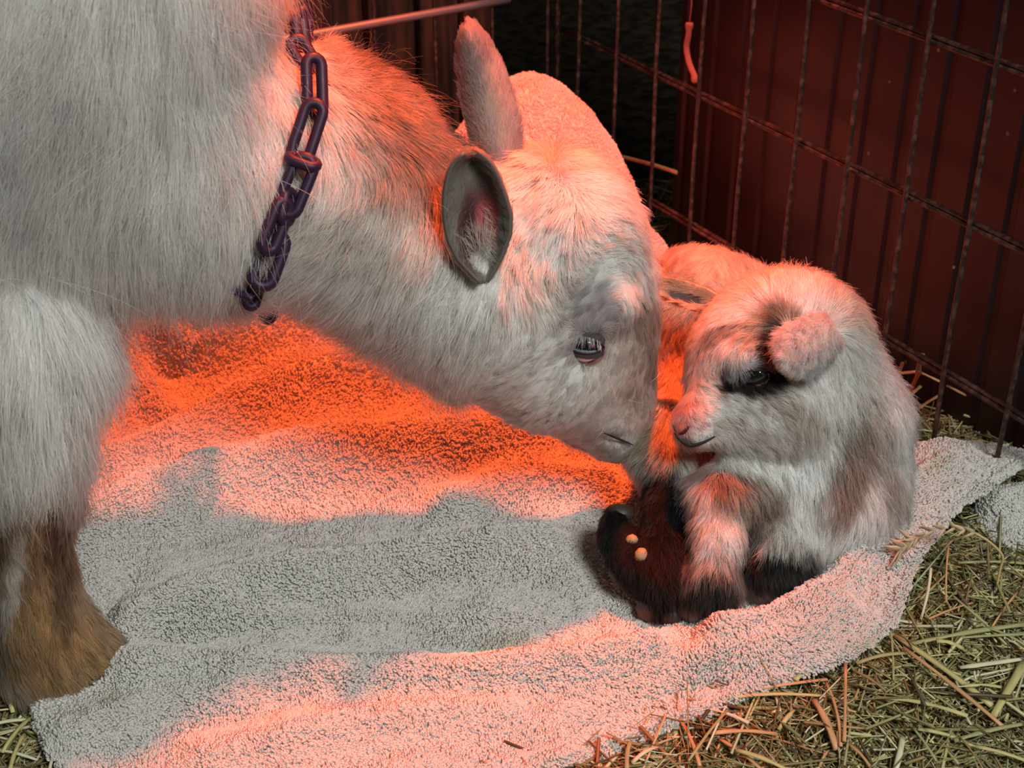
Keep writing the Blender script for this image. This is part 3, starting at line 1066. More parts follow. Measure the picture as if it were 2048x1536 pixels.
B.chain([(80, 1250, DY(1250, .73), 62), (80, 1330, DY(1330, .725), 60), (130, 1345, DY(1345, .725), 50)], .02)
B.ell(40, 1000, DY(1000, .735), 58, 60, 50, k=.02)
# neck
B.chain([(330, 262, .895, 205), (545, 335, .940, 194), (660, 372, .962, 190), (862, 512, .984, 174), (985, 590, .985, 166)], .03)
B.ell(400, 400, .90, 105, 130, 120, ang=-20, k=.04)
# head
B.ell(1108, 478, .995, 150, 134, 146, ang=25, k=.03)
B.cone((1080, 485, .995, 132), (1175, 645, 1.015, 110), .03)
B.cone((992, 628, .99, 150), (1095, 748, 1.01, 108), .03)
B.cone((1185, 640, 1.015, 104), (1218, 800, 1.055, 68), .025)
B.cone((1110, 735, 1.01, 98), (1195, 835, 1.05, 60), .025)
B.cone((1205, 815, 1.055, 62), (1228, 865, 1.065, 46), .02)
B.cone((1228, 570, 1.01, 54), (1256, 770, 1.055, 32), .03)
B.ell(1195, 600, .970, 62, 42, 36, ang=20, k=.02)           # brow
B.ell(1225, 893, 1.068, 40, 26, 36, ang=15, k=.012)           # chin
B.ell(1243, 876, 1.035, 34, 4, 22, ang=15, k=.006, sub=True)  # mouth crease
v, q = B.mesh()
v = relax(v, q, 3)
n = vnormals(v, q)
v = v + n * (0.0018 * noise(v, 35, 9))[:, None]
WH = (0.84, 0.81, 0.74)
CR = (0.72, 0.66, 0.55)
def surf(v_, px, py, rad=15):
    a_, b_, d_ = proj(v_)
    m_ = (a_ - px) ** 2 + (b_ - py) ** 2 < rad ** 2
    return d_[m_].min() if m_.any() else surf(v_, px, py, rad * 1.6)
doe_spots = [
    (800, 200, 210, 95, 39, (0.085, 0.045, 0.03), 0.93),            # dark mane bristles
    (790, 290, 190, 75, 38, (0.26, 0.18, 0.12), 0.65),
    (740, 430, 160, 60, 25, (0.50, 0.42, 0.33), 0.5),
    (1180, 622, 90, 50, 22, (0.30, 0.27, 0.285), 0.8),            # grey brow
    (1140, 590, 40, 46, 0, (0.46, 0.42, 0.40), 0.5),
    (1050, 530, 40, 90, -20, (0.52, 0.47, 0.40), 0.45),
    (1282, 720, 34, 150, 2, (0.46, 0.36, 0.29), 0.75),  # side of the nose turned away: shade put into these three patches
    (1296, 640, 24, 50, 10, (0.20, 0.14, 0.10), 0.75),
    (1308, 725, 18, 46, 0, (0.16, 0.11, 0.07), 0.7),
    (1172, 696, 52, 30, 8, (0.22, 0.17, 0.18), 0.8),
    (1240, 740, 50, 80, 0, (0.66, 0.54, 0.45), 0.5),
    (1225, 870, 42, 26, 10, (0.62, 0.60, 0.60), 0.7),
    (60, 1120, 110, 210, 0, (0.36, 0.20, 0.085), 0.95),           # tan leg
    (150, 1300, 190, 120, 10, (0.40, 0.235, 0.10), 0.95),
    (30, 1000, 100, 60, -20, (0.36, 0.21, 0.09), 0.8),
    (118, 1080, 26, 190, -2, (0.05, 0.028, 0.016), 0.75),         # dark seam down the shin
    (118, 930, 24, 60, 5, (0.20, 0.11, 0.05), 0.7),
    (25, 1130, 22, 110, 8, (0.74, 0.68, 0.60), 0.8),              # white streak
    (245, 1325, 40, 36, 30, (0.06, 0.05, 0.03), 0.9),
    (190, 1385, 120, 18, -8, (0.14, 0.085, 0.045), 0.6),
]
vc = paint(v, WH, doe_spots)
mesh_body = mesh_obj('body', v, q, skin, doe, colors=vc * 0.5)  # skin below coat tone: shade between strands put into its colour
# flow of the coat: px, py, reach, dx, dy, length, lift
doe_ctrl = [
    (0, 50, 130, -0.35, 1.0, .045, .25), (150, 80, 130, -0.2, 1.0, .045, .25), (320, 60, 110, .1, 1.0, .040, .3), (450, 60, 80, .5, .8, .030, .35),
    (520, 90, 60, .7, .9, .018, .4), (500, 20, 40, .6, 1.0, .016, .35), (480, 200, 70, .5, .9, .030, .35), (400, 300, 90, .15, 1.0, .038, .3), (200, 300, 140, -.15, 1.0, .048, .25),
    (0, 350, 130, -.2, 1.0, .048, .25), (100, 500, 130, -.1, 1.0, .048, .25), (300, 500, 110, .1, 1.0, .045, .25), (430, 450, 70, -.15, 1.0, .036, .3),
    (330, 600, 80, .25, 1.0, .040, .25), (60, 700, 120, .05, 1.0, .045, .22), (160, 640, 70, .15, 1.0, .042, .25), (60, 860, 80, .05, 1.0, .040, .12),
    (60, 980, 60, .05, 1.0, .014, .08), (60, 1120, 80, .05, 1.0, .012, .08), (90, 1230, 60, .3, 1.0, .012, .12), (200, 1310, 60, .9, .5, .012, .12), (110, 1340, 60, .2, 1.0, .014, .12),
    (560, 150, 50, -.3, .9, .022, .5), (640, 85, 26, -.15, -1.0, .026, .8), (590, 80, 26, -.2, .9, .010, .3), (590, 300, 60, -.4, .9, .024, .3), (520, 520, 60, -.5, .8, .026, .3), (590, 480, 50, -.7, .6, .026, .4),
    (700, 130, 50, .2, -.9, .022, .8), (770, 180, 50, .6, -.4, .022, .7), (850, 250, 50, .8, -.1, .022, .6), (790, 240, 40, .8, .5, .024, .4), (910, 300, 40, .85, .4, .020, .45), (700, 250, 70, .7, .75, .026, .3),
    (700, 380, 80, -.65, .45, .028, .25), (640, 450, 70, -.9, .35, .030, .3), (800, 400, 80, -.3, .75, .026, .2), (700, 560, 80, -.8, .6, .030, .2), (850, 600, 90, -.5, .9, .026, .15),
    (930, 700, 80, -.35, .95, .022, .12), (960, 520, 50, -.6, .8, .018, .15),
    (1060, 340, 60, -.55, .8, .020, .5), (1150, 340, 60, .6, -.5, .022, .5), (1130, 410, 50, -.7, .7, .018, .35), (1240, 400, 60, 1.0, .1, .020, .5), (1290, 460, 50, 1.0, .35, .018, .5), (1200, 480, 60, .9, -.1, .014, .3), (1090, 480, 50, -.6, .8, .014, .25),
    (1060, 580, 60, .2, 1.0, .014, .15), (1130, 600, 40, .7, -.6, .008, .12), (1200, 560, 50, .4, -.8, .009, .15), (1250, 560, 50, .3, .9, .009, .12), (1200, 640, 40, .25, -.7, .006, .12), (1120, 690, 40, -.9, .1, .007, .08), (1172, 730, 50, -.4, .7, .006, .06),
    (1050, 760, 80, -.8, .6, .013, .08), (1150, 800, 60, -.7, .6, .007, .06), (1100, 860, 50, -.6, .7, .009, .08), (1240, 700, 50, -.3, .8, .006, .05), (1270, 620, 50, .2, 1.0, .007, .08), (1220, 850, 50, -.3, .8, .0035, .05), (1290, 760, 40, .2, .9, .006, .08)]
def eye_mask(cx, cy, rx, ry, ang):
    a = math.radians(ang)
    def m(p):
        px, py, d = proj(p)
        dx, dy = px - cx, py - cy
        ex, ey = dx * math.cos(a) + dy * math.sin(a), -dx * math.sin(a) + dy * math.cos(a)
        return (ex / rx) ** 2 + (ey / ry) ** 2 > 1
    return m
em = eye_mask(1170, 693, 38, 15, 6)
em1 = eye_mask(954, 395, 58, 96, 7)
mm = eye_mask(1243, 878, 30, 5, 15)
grow('fur', v, q, n, doe, 330000, doe_ctrl, WH, doe_spots, r=0.00017, seed=4, mask=lambda p: em(p) & em1(p),
     clump=0.006, clump_str=0.72, jitter=0.13, gravity=0.10, curl=0.10,
     wfun=lambda c: np.where((proj(c)[1] > 560) & (proj(c)[0] > 990), 2.2, 1.0))
# straggling long guard hairs on breast and leg
grow('guard_hair', v, q, n, doe, 9000, [(a, b, c, d, e, L * 1.45, lf + .3) for a, b, c, d, e, L, lf in doe_ctrl], (0.86, 0.83, 0.78), doe_spots, r=0.00009, seed=14,
     mask=lambda p: (proj(p)[0] < 960) & (proj(p)[1] < 960), clump=0.02, clump_str=0.2, jitter=0.35, gravity=0.2)

def eyeball(parent, c, r, iris, pupil_w, pupil_h, look, ang, lid_rx, lid_ry, lid_r, lid_mat=dark_skin, name='eye', close=0.0, cornea=True):
    """ball with a slotted pupil, its own iris, and a dark almond rim of lids around it (c = px, py, depth of the ball centre)"""
    cen = P(*c)
    R = r * c[2] / F
    lk = nrm(np.array(look, float))
    a = math.radians(ang)
    ex0 = RIGHT * math.cos(a) - UP * math.sin(a)
    ez = lk
    ex = nrm(ex0 - ez * (ex0 @ ez)); ey = np.cross(ez, ex)
    nu, nv_ = 40, 28
    V_, C_ = [], []
    ic = np.array(iris)
    for i in range(nv_ + 1):
        th = math.pi * 0.62 * i / nv_
        for j in range(nu):
            ph = 2 * math.pi * j / nu
            x, y, z = math.sin(th) * math.cos(ph), math.sin(th) * math.sin(ph), math.cos(th)
            V_.append(cen + R * (ex * x + ey * y + ez * z))
            if abs(x) < pupil_w and abs(y) < pupil_h * (1 - 0.3 * (x / pupil_w) ** 2):
                C_.append((0.004, 0.004, 0.006))
            elif th < 0.80:
                C_.append(ic * (0.55 + 0.55 * (th / 0.8)))
            elif th < 0.95:
                C_.append((0.03, 0.02, 0.02))
            else:
                C_.append((0.30, 0.22, 0.20))
    f = [[i * nu + j, i * nu + (j + 1) % nu, (i + 1) * nu + (j + 1) % nu, (i + 1) * nu + j] for i in range(nv_) for j in range(nu)]
    em_ = bpy.data.materials.get('wet_eye')
    if em_ is None:
        em_ = mat('wet_eye', (0.5, 0.5, 0.5), 0.06, 0.7, **{'Coat Weight': 1.0, 'Coat Roughness': 0.03})
        attr_color(em_)
    eye = mesh_obj(name, V_, f, em_, parent, colors=np.array(C_))
    # lids: two crescents that cover the ball above and below the almond opening
    mb = MB()
    for sgn, hh in ((1, lid_ry * (1 - close)), (-1, lid_ry)):
        rows = []
        for k, e in enumerate(np.linspace(0, 1, 7)):
            row = []
            for t in np.linspace(-1, 1, 25):
                yb = sgn * hh * (1 - t * t) ** 0.75
                yo = sgn * (lid_ry + lid_r * 1.1) * (1 - (t * 0.85) ** 2) ** 0.5
                x = t * (lid_rx + e * lid_r * 0.9 * (1 - 0.95 * t ** 4))
                y = yb + (yo - yb) * e
                rr2 = (x * x + y * y) / (r * r)
                z = math.sqrt(max(0.02, 1.0 - min(rr2, .98))) * r + 3.0
                q2 = c[2] / F
                row.append(cen + (ex * x + ey * y + ez * z) * q2)
            rows.append(row)
        vv = np.array(rows).reshape(-1, 3)
        f = [[i * 25 + j, i * 25 + j + 1, (i + 1) * 25 + j + 1, (i + 1) * 25 + j] for i in range(6) for j in range(24)]
        mb.add(vv, f)
    # rounded rim wire along the opening
    rimp = []
    for t in np.linspace(0, 2 * math.pi, 40, endpoint=False):
        x, y = lid_rx * math.cos(t), math.sin(t)
        y = (lid_ry * (1 - close) if y > 0 else lid_ry) * math.copysign(abs(y) ** 1.3, y)
        z = math.sqrt(max(0.02, 1.0 - min((x * x + y * y) / (r * r), .98))) * r + 3.2
        rimp.append(cen + (ex * x + ey * y + ez * z) * c[2] / F)
    v2, f2 = tube(rimp, 2.2 * c[2] / F, 6, closed=True)
    mb.build('eyelid', lid_mat, eye)
    mesh_obj('lid_rim', v2, f2, dark_skin, eye)
    return eye, (cen, ex, ey, ez)
toC = lambda px, py: -nrm(FWD + RIGHT * (px - 1024) / F - UP * (py - 768) / F)
ed_ = surf(v, 1170, 690)
eye, fr = eyeball(doe, (1170, 690, ed_ + 0.0125), 46, (0.32, 0.35, 0.40), 0.62, 0.24, toC(1170, 690) , 6, 39, 17, 9, close=0.4, lid_mat=mat('eyelid_skin', (0.07, 0.055, 0.06), .9, .05))
# lashes
g2 = np.random.default_rng(5)
cen, ex, ey, ez = fr
q2 = (ed_ + .0125) / F
lp_, lr_, lc_ = [], [], []
for i in range(56):
    t = g2.uniform(-0.95, 0.95)
    x, y = 39 * t, 13 * (1 - t * t) ** .75 + 3
    z = math.sqrt(max(0.02, 1 - (x * x + y * y) / 46 ** 2)) * 46 * 1.1
    a = cen + (ex * x + ey * y + ez * z) * q2
    d = nrm(ez * 0.7 - ey * (0.75 + 0.2 * g2.random()) + ex * (0.35 * t + 0.2 * g2.normal()))
    L_ = g2.uniform(.005, .010)
    lp_.append([a, a + d * L_ * .5 , a + d * L_ - ey * 0.0004])
    lc_.append((0.75, 0.70, 0.66))
curves_obj('eyelash', np.array(lp_), np.tile([0.00010, 0.00009, 0.00003], (56, 1)), fur_long, eye, np.array(lc_), np.tile(ez, (56, 1)))
# whiskers
lp_ = []
for (x0, y0, x1, y1) in ((1168, 728, 1184, 792), (1188, 738, 1205, 805), (1150, 775, 1140, 800), (1212, 745, 1232, 800), (1320, 745, 1300, 765), (1255, 800, 1300, 812), (1250, 830, 1290, 850), (1210, 850, 1190, 880)):
    a = P(x0, y0, .955 + (y0 - 700) * 0.0004); b = P(x1, y1, .925 + (y1 - 700) * 0.0004)
    lp_.append([a, (a + b) / 2 + RIGHT * .001, b])
curves_obj('whisker', np.array(lp_), np.tile([0.00014, 0.00012, 0.00005], (len(lp_), 1)), fur_long, doe, np.tile([0.85, 0.8, 0.75], (len(lp_), 1)), np.tile(-FWD, (len(lp_), 1)))
# mouth line, nostril
def crease(name, pts, r, m, parent, n=16, flat=0.6):
    pth = smooth_path([P(*x) for x in pts], n)
    rr = r * np.sin(np.linspace(0.25, math.pi - 0.25, len(pth))) ** 0.7
    v2, f2 = tube(pth, rr, 7, flat=flat)
    return mesh_obj(name, v2, f2, m, parent)
crease('mouth', [(x, y, surf(v, x, y, 12) - .001) for x, y in ((1208, 866), (1238, 878), (1266, 890))], 0.0009, dark_skin, doe)

# hoof of the near foreleg: two claws
def claw(px, py, d, rx, ry, rz, ang, parent, m, name='hoof', yaw=0):
    c = Body(0.0022)
    c.ell(px, py, d, rx, ry, rz, ang=ang, yaw=yaw)
    c.ell(px + rx * .3 * math.cos(math.radians(ang)), py + rx * .3 * math.sin(math.radians(ang)) + ry * .1, d, rx * .7, ry * .8, rz * .8, ang=ang, k=.006, yaw=yaw)
    vv, qq = c.mesh()
    return mesh_obj(name, relax(vv, qq, 1), qq, m, parent)
claw(226, 1330, DY(1330, .728), 38, 26, 26, 35, doe, hoof_m)
claw(170, 1362, DY(1362, .716), 46, 20, 26, 5, doe, hoof_m)

# near ear, hollow towards the camera
EV, EQ, FVv, FQ, FN_, rim = ear_shape((968, 565, surf(v, 968, 560) - .012), (942, 306, surf(v, 968, 560) - .045),
    [(0, 3, 3), (.08, 22, 20), (.2, 47, 42), (.35, 62, 62), (.5, 66, 68), (.65, 63, 60), (.8, 54, 49), (.9, 42, 37), (.96, 28, 24), (1, 8, 8)], 0.020, 0.0022, twist=0.012)
def ear_col(p, dark=(0.115, 0.10, 0.085), pink=None, cx=0, cy=0, pr=1):
    c = np.tile(dark, (len(p), 1))
    if pink is not None:
        px, py, _ = proj(p)
        for (sx, sy, rx, ry, a, cc, st) in pink:
            an = math.radians(a)
            dx, dy = px - sx, py - sy
            e1_, e2_ = dx * math.cos(an) + dy * math.sin(an), -dx * math.sin(an) + dy * math.cos(an)
            w_ = np.clip((1.3 - np.sqrt((e1_ / rx) ** 2 + (e2_ / ry) ** 2)) / .6, 0, 1) * st
            c = c * (1 - w_[:, None]) + np.array(cc) * w_[:, None]
    return c
ear_skin = mat('ear_skin', (0.3, 0.15, 0.13), 0.55, 0.4, **{'Subsurface Weight': 0.25, 'Subsurface Scale': 0.004, 'Subsurface Radius': (1.0, 0.3, 0.2)})
attr_color(ear_skin)
NP = [(955, 455, 40, 80, 8, (0.12, 0.025, 0.03), .95), (975, 450, 26, 50, 0, (0.50, 0.09, 0.10), .9), (935, 450, 16, 60, 5, (0.05, 0.012, 0.015), .9)]
ED = surf(FVv, 960, 460)
ear1 = mesh_obj('ear', EV, EQ, ear_skin, doe, colors=ear_col(EV, (0.13, 0.11, 0.09), NP))
def ear_fur(parent, V_, Q_, N_, count, L, col, flow, mask=None, r=0.00009, lift=0.35, seed=0, jitter=0.15, clump=0.004, cs=.3, spots=(), wob=8, g=rng):
    p, nn = scatter(V_, Q_, N_, count)
    if mask is not None:
        k = mask(p); p, nn = p[k], nn[k]
    pts, Ls, hid = groom(p, nn, [(0, 0, 1e4, flow[0], flow[1], L, lift)], seg=4, clump=clump, clump_str=cs, jitter=jitter, gravity=0.0, seed=seed)
    c = paint(p, col, list(spots), wob=wob, seed=seed) * (0.8 + 0.4 * rng.random((len(p), 1)))
    return curves_obj('ear_fur', pts, r * (0.7 + .6 * rng.random((len(p), 1))) * np.array([1, .9, .7, .3]), fur_long, parent, np.clip(c, .004, .95), nn)
inner = eye_mask(958, 450, 46, 105, 6)
ear_fur(ear1, FVv, FQ, FN_, 14000, .0050, (0.26, 0.235, 0.20), (-.1, -1), mask=inner, seed=21, lift=.3)
ear_fur(ear1, FVv - FN_ * .0025, FQ[:, ::-1], -FN_, 9000, .004, (0.40, 0.34, 0.29), (0, -1), seed=22)
ear_fur(ear1, FVv, FQ, FN_, 1500, .0028, (0.2, 0.17, 0.16), (0, -1), seed=23, mask=lambda p: ~inner(p), lift=.6)
# long pale hairs crossing the hollow of the ear
lp_, ln_ = [], []
for i in range(230):
    t = g2.random()
    k = g2.integers(0, 3)
    if k == 0:      # from the lower right side sweeping inwards
        x0, y0 = 1008 - 8 * g2.random(), 430 + 110 * t
        dx, dy = -42 + 10 * g2.normal(), -30 - 20 * t + 10 * g2.normal()
    elif k == 1:    # central tuft rising from the root
        x0, y0 = 962 + 8 * g2.normal(), 500 + 25 * g2.random()
        dx, dy = -10 + 22 * g2.normal(), -70 + 22 * g2.normal()
    else:           # from the left side
        x0, y0 = 912 + 14 * t, 420 + 110 * t
        dx, dy = 26 + 8 * g2.normal(), 18 + 12 * g2.normal()
    d0 = ED + g2.uniform(-.002, .003)
    lp_.append([P(x0, y0, d0 + .004), P(x0 + dx * .5, y0 + dy * .42, d0 - .004), P(x0 + dx * .8, y0 + dy * .75, d0 - .004), P(x0 + dx, y0 + dy, d0 - .001)])
curves_obj('ear_hair', np.array(lp_), np.tile([0.00012, 0.00011, 0.00008, 0.00003], (len(lp_), 1)), fur_long, ear1, np.tile([0.50, 0.43, 0.38], (len(lp_), 1)) * g2.uniform(.7, 1.2, (len(lp_), 1)), np.tile(-FWD, (len(lp_), 1)))

# far ear, its outer side to the camera
EV, EQ, FVv, FQ, FN_, rim = ear_shape((1018, 345, .978), (938, 42, .955),
    [(0, 40, 30), (.12, 56, 40), (.3, 60, 50), (.5, 58, 50), (.7, 52, 44), (.85, 40, 32), (.95, 24, 18), (1, 4, 4)], -0.016, 0.0025, twist=0.01)
ear2 = mesh_obj('ear', EV, EQ, ear_skin, doe, colors=ear_col(EV, (0.30, 0.22, 0.20)))
ear_fur(ear2, FVv, FQ, FN_, 14000, .0045, (0.36, 0.28, 0.26), (-.25, -1), seed=31, lift=.25, r=0.0001, spots=[(945, 120, 45, 60, 0, (0.26, 0.19, 0.18), .7), (990, 250, 45, 60, 0, (0.62, 0.5, 0.42), .7), (990, 170, 25, 50, 0, (0.55, 0.42, 0.34), .6)])
ear_fur(ear2, FVv - FN_ * .0025, FQ[:, ::-1], -FN_, 6000, .004, (0.40, 0.34, 0.29), (0, -1), seed=32)

# ------------------------------------------------------------------ plastic chain worn as a collar
plum = mat('plum_plastic', (0.026, 0.009, 0.032), 0.5, 0.4)
collar = empty('chain_collar', P(590, 250, .83))
tag(collar, 'dark purple plastic chain worn as a collar around the white neck', 'collar')
def chain_link(px, py, d, length, width, ang, face, r=8.5, tilt=0.0, gap=False):
    """stadium link; ang = long axis in the picture, face 1 = open side to the camera, 0 = edge-on"""
    a = math.radians(ang)
    el = RIGHT * math.cos(a) - UP * math.sin(a)
    ew_i = RIGHT * math.sin(a) + UP * math.cos(a)
    w = math.radians(90 * (1 - face))
    ew = ew_i * math.cos(w) + FWD * math.sin(w)
    el = nrm(el + FWD * tilt)
    q_ = d / F
    L2, W2 = (length / 2 - width / 2), width / 2 - r
    pts = []
    for t in np.linspace(-90, 90, 9):
        pts.append((L2 + W2 * math.cos(math.radians(t)), W2 * math.sin(math.radians(t))))
    for t in np.linspace(90, 270, 9):
        pts.append((-L2 + W2 * math.cos(math.radians(t)), W2 * math.sin(math.radians(t))))
    dense = []
    m = len(pts)
    for i in range(m):
        p0, p1 = np.array(pts[i]), np.array(pts[(i + 1) % m])
        dense.append(p0)
        if np.hypot(*(p1 - p0)) > 30:
            for s_ in (.25, .5, .75):
                dense.append(p0 + (p1 - p0) * s_)
    cc = P(px, py, d)
    path = [cc + (el * x + ew * y) * q_ for x, y in dense]
    if gap:
        path = path[:-3]
    v2, f2 = tube(path, r * q_, 10, closed=not gap)
    mesh_obj('chain_link', v2, f2, plum, collar)
LK = [(x, y, d + .028, l, w_, a, f_, r_) for x, y, d, l, w_, a, f_, r_ in [(600, 62, .868, 96, 48, 82, .35, 12), (607, 110, .850, 96, 50, 60, .8, 10), (629, 172, .832, 138, 54, 88, .72, 11), (614, 265, .820, 146, 58, 108, .95, 10.5),
      (606, 322, .818, 80, 50, 20, .35, 10.5), (592, 372, .818, 146, 62, 112, .95, 10.5), (574, 415, .820, 86, 50, 100, .3, 11), (552, 452, .826, 130, 52, 112, .6, 11),
      (538, 520, .838, 134, 64, 110, .85, 11), (520, 556, .845, 70, 44, 100, .35, 10), (508, 582, .850, 84, 38, 104, .7, 9)]]
for (x, y, d, l, w_, a, fc__, r_) in LK:
    d = min(d + .01, surf(v, x, y, 20) - (.014 if y < 400 else .024) + (.006 if fc__ < .5 else 0))
    chain_link(x, y, d, l, w_ + 2, a, fc__, r_ + 1)
HD = min(.868, surf(v, 530, 540, 25) - .022)
v2, f2 = tube(smooth_path([P(467, 577, HD + .006), P(476, 586, HD + .003), P(492, 592, HD), P(506, 598, HD)], 10), 0.0023, 8)
mesh_obj('hook', v2, f2, plum, collar)
# the far half of the loop behind the neck
for i, t in enumerate(np.linspace(0.12, 0.88, 7)):
    a = math.pi * t
    x = 605 - 85 * t + 10; y = 330 - 270 * math.cos(a)
    chain_link(x, y, .896 + .155 * math.sin(a) , 140, 56, 95, .9 if i % 2 else .3, 10.5)

# ------------------------------------------------------------------ the baby goat, curled on the towel
kid = empty('baby_goat', G(1560, 1160))
tag(kid, 'small white and brown baby goat with black feet lying on the grey towel', 'goat')
K = Body(0.003)
K.ell(1578, 672, 1.035, 114, 116, 108, k=.02)                        # skull
K.ell(1475, 700, 1.03, 84, 96, 82, k=.03)                            # forehead
K.cone((1470, 760, 1.022, 74), (1398, 838, 1.008, 36), .03)           # muzzle
K.cone((1398, 838, 1.008, 34), (1376, 866, 1.004, 22), .012)
K.cone((1480, 850, 1.025, 50), (1404, 884, 1.012, 17), .014)          # lower jaw
K.ell(1545, 815, 1.03, 92, 84, 84, k=.03)                            # cheek
K.ell(1505, 716, .996, 40, 18, 18, ang=10, k=.015)                   # brow
K.cone((1645, 680, 1.06, 82), (1685, 830, 1.085, 100), .03)           # neck
K.cone((1610, 800, 1.06, 100), (1640, 960, 1.075, 112), .03)
K.cone((1700, 850, 1.09, 95), (1708, 985, 1.095, 108), .03)          # shoulder
K.ell(1620, 1000, 1.07, 100, 105, 90, k=.03)                         # breast
K.ell(1655, 1060, 1.065, 110, 60, 70, ang=-18, k=.03)
K.cone((1665, 900, 1.15, 118), (1480, 760, 1.19, 118), .04)           # trunk curling behind the head
K.cone((1480, 760, 1.19, 125), (1395, 650, 1.15, 106), .04)
K.cone((1390, 630, 1.15, 100), (1358, 770, 1.12, 60), .03)
K.cone((1390, 620, 1.15, 90), (1480, 640, 1.17, 90), .03)            # thigh
K.chain([(1362, 770, 1.12, 52), (1330, 870, 1.075, 50), (1326, 935, 1.055, 48), (1332, 1030, 1.035, 37), (1330, 1110, 1.02, 41), (1328, 1170, 1.012, 44), (1328, 1205, 1.008, 36)], .015)
K.chain([(1226, 1040, 1.035, 26), (1234, 1080, 1.028, 32), (1262, 1135, 1.02, 34), (1305, 1165, 1.02, 28)], .012)  # other hind foot
K.chain([(1560, 985, 1.045, 74), (1470, 985, 1.03, 58), (1438, 1000, 1.022, 50)], .02)      # folded forearm
K.chain([(1436, 1000, 1.012, 52), (1434, 1080, 1.002, 43), (1426, 1150, .995, 40), (1420, 1190, .995, 39)], .010)
K.cone((1436, 1180, .998, 38), (1400, 1212, .996, 30), .012)
K.chain([(1590, 1060, 1.055, 62), (1560, 1110, 1.03, 52), (1545, 1148, 1.02, 42)], .02)       # second foreleg folded under
K.cone((1545, 1150, 1.02, 40), (1600, 1158, 1.02, 36), .015)
v, q = K.mesh()
v = relax(v, q, 3)
n = vnormals(v, q)
v = v + n * (0.0012 * noise(v, 50, 19))[:, None]
KW = (0.86, 0.84, 0.79)
BR = (0.24, 0.17, 0.13)
BLK = (0.005, 0.0045, 0.0045)
kid_spots = [
    (1600, 590, 130, 60, 5, (0.78, 0.70, 0.64), .6), (1600, 1000, 50, 110, 5, (.88, .87, .83), .9), (1750, 1030, 60, 50, 0, (.84, .82, .78), .6),
    (1700, 610, 70, 50, 40, (0.56, 0.44, 0.32), .6),
    (1700, 930, 34, 120, 10, BR, .9), (1660, 990, 40, 60, 20, BR, .5), (1760, 900, 34, 110, -12, BR, .6), (1790, 990, 30, 50, -20, BR, .4), (1735, 780, 24, 70, -20, (.5, .42, .36), .4),
    (1560, 800, 80, 30, 20, (0.46, 0.36, 0.29), .55), (1600, 830, 46, 40, 0, (0.42, 0.33, 0.26), .45), (1480, 850, 70, 12, 8, (0.48, 0.40, 0.34), .4),
    (1530, 655, 66, 26, -12, (0.34, 0.25, 0.17), .85), (1445, 664, 44, 14, -25, (0.22, 0.17, 0.14), .9), (1562, 640, 40, 20, 25, (0.20, 0.13, 0.08), .8),
    (1536, 692, 20, 44, 30, (0.02, 0.017, 0.015), 1), (1449, 760, 17, 36, 0, BLK, 1), (1514, 758, 62, 30, -8, BLK, 1), (1462, 772, 20, 10, 10, BLK, .8), (1476, 735, 30, 15, -25, (.45, .43, .45), .6),
    (1388, 830, 40, 30, 40, (0.60, 0.30, 0.28), .75), (1366, 862, 26, 20, 20, (0.50, 0.25, 0.24), .85), (1400, 900, 50, 12, -8, (0.55, 0.40, 0.36), .5), (1372, 886, 20, 10, 10, (.10, .08, .08), .7),
    (1400, 590, 130, 160, 0, (0.66, 0.42, 0.28), .8, 1.06, 1.4), (1345, 740, 40, 120, 0, (0.66, 0.42, 0.28), .6, 1.06, 1.4),  # tan rump, deepened by the lamp's orange glow put into the colour
    (1470, 985, 60, 50, 0, BR, .9), (1530, 1020, 50, 70, 20, (0.40, 0.31, 0.25), .75), (1440, 960, 40, 26, 0, (0.22, 0.13, 0.09), .7), (1405, 1050, 26, 60, 0, (0.80, 0.77, 0.72), .6, 0, 1.03), (1455, 1090, 40, 26, 10, (0.70, 0.66, 0.6), .6),
    (1440, 1130, 70, 26, 0, BR, .7), (1425, 1195, 74, 44, 0, BLK, .98), (1440, 1162, 40, 24, 10, BLK, .7), (1510, 1100, 13, 70, -8, (.09, .065, .05), .85), (1530, 1030, 26, 60, 15, (.20, .14, .11), .8), (1505, 960, 60, 14, 0, (.30, .22, .17), .8),  # thin dark line between the legs: shade put into the coat colour
    (1590, 1090, 60, 30, 0, (.42, .34, .28), .6), (1565, 1150, 95, 46, 8, BLK, .98, 0, 1.05), (1620, 1120, 30, 24, 20, BLK, .7, 0, 1.05),
    (1325, 880, 60, 50, 0, (0.50, 0.42, 0.29), .8, 1.03, 1.3), (1300, 860, 30, 40, 20, (0.40, 0.34, 0.20), .6, 1.03, 1.3),
    (1322, 1080, 66, 172, 0, BLK, 1.0), (1240, 1090, 60, 95, -12, BLK, 1.0), (1300, 1180, 80, 80, 0, BLK, 1.0),
]
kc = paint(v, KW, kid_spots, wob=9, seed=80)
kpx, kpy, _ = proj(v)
mesh_obj('body', v, q, skin, kid, colors=kc * np.where((kpx < 1425) & (kpy > 815) & (kpy < 912), 0.95, 0.5)[:, None])  # skin darkened likewise for shade between strands, muzzle left nearly full tone
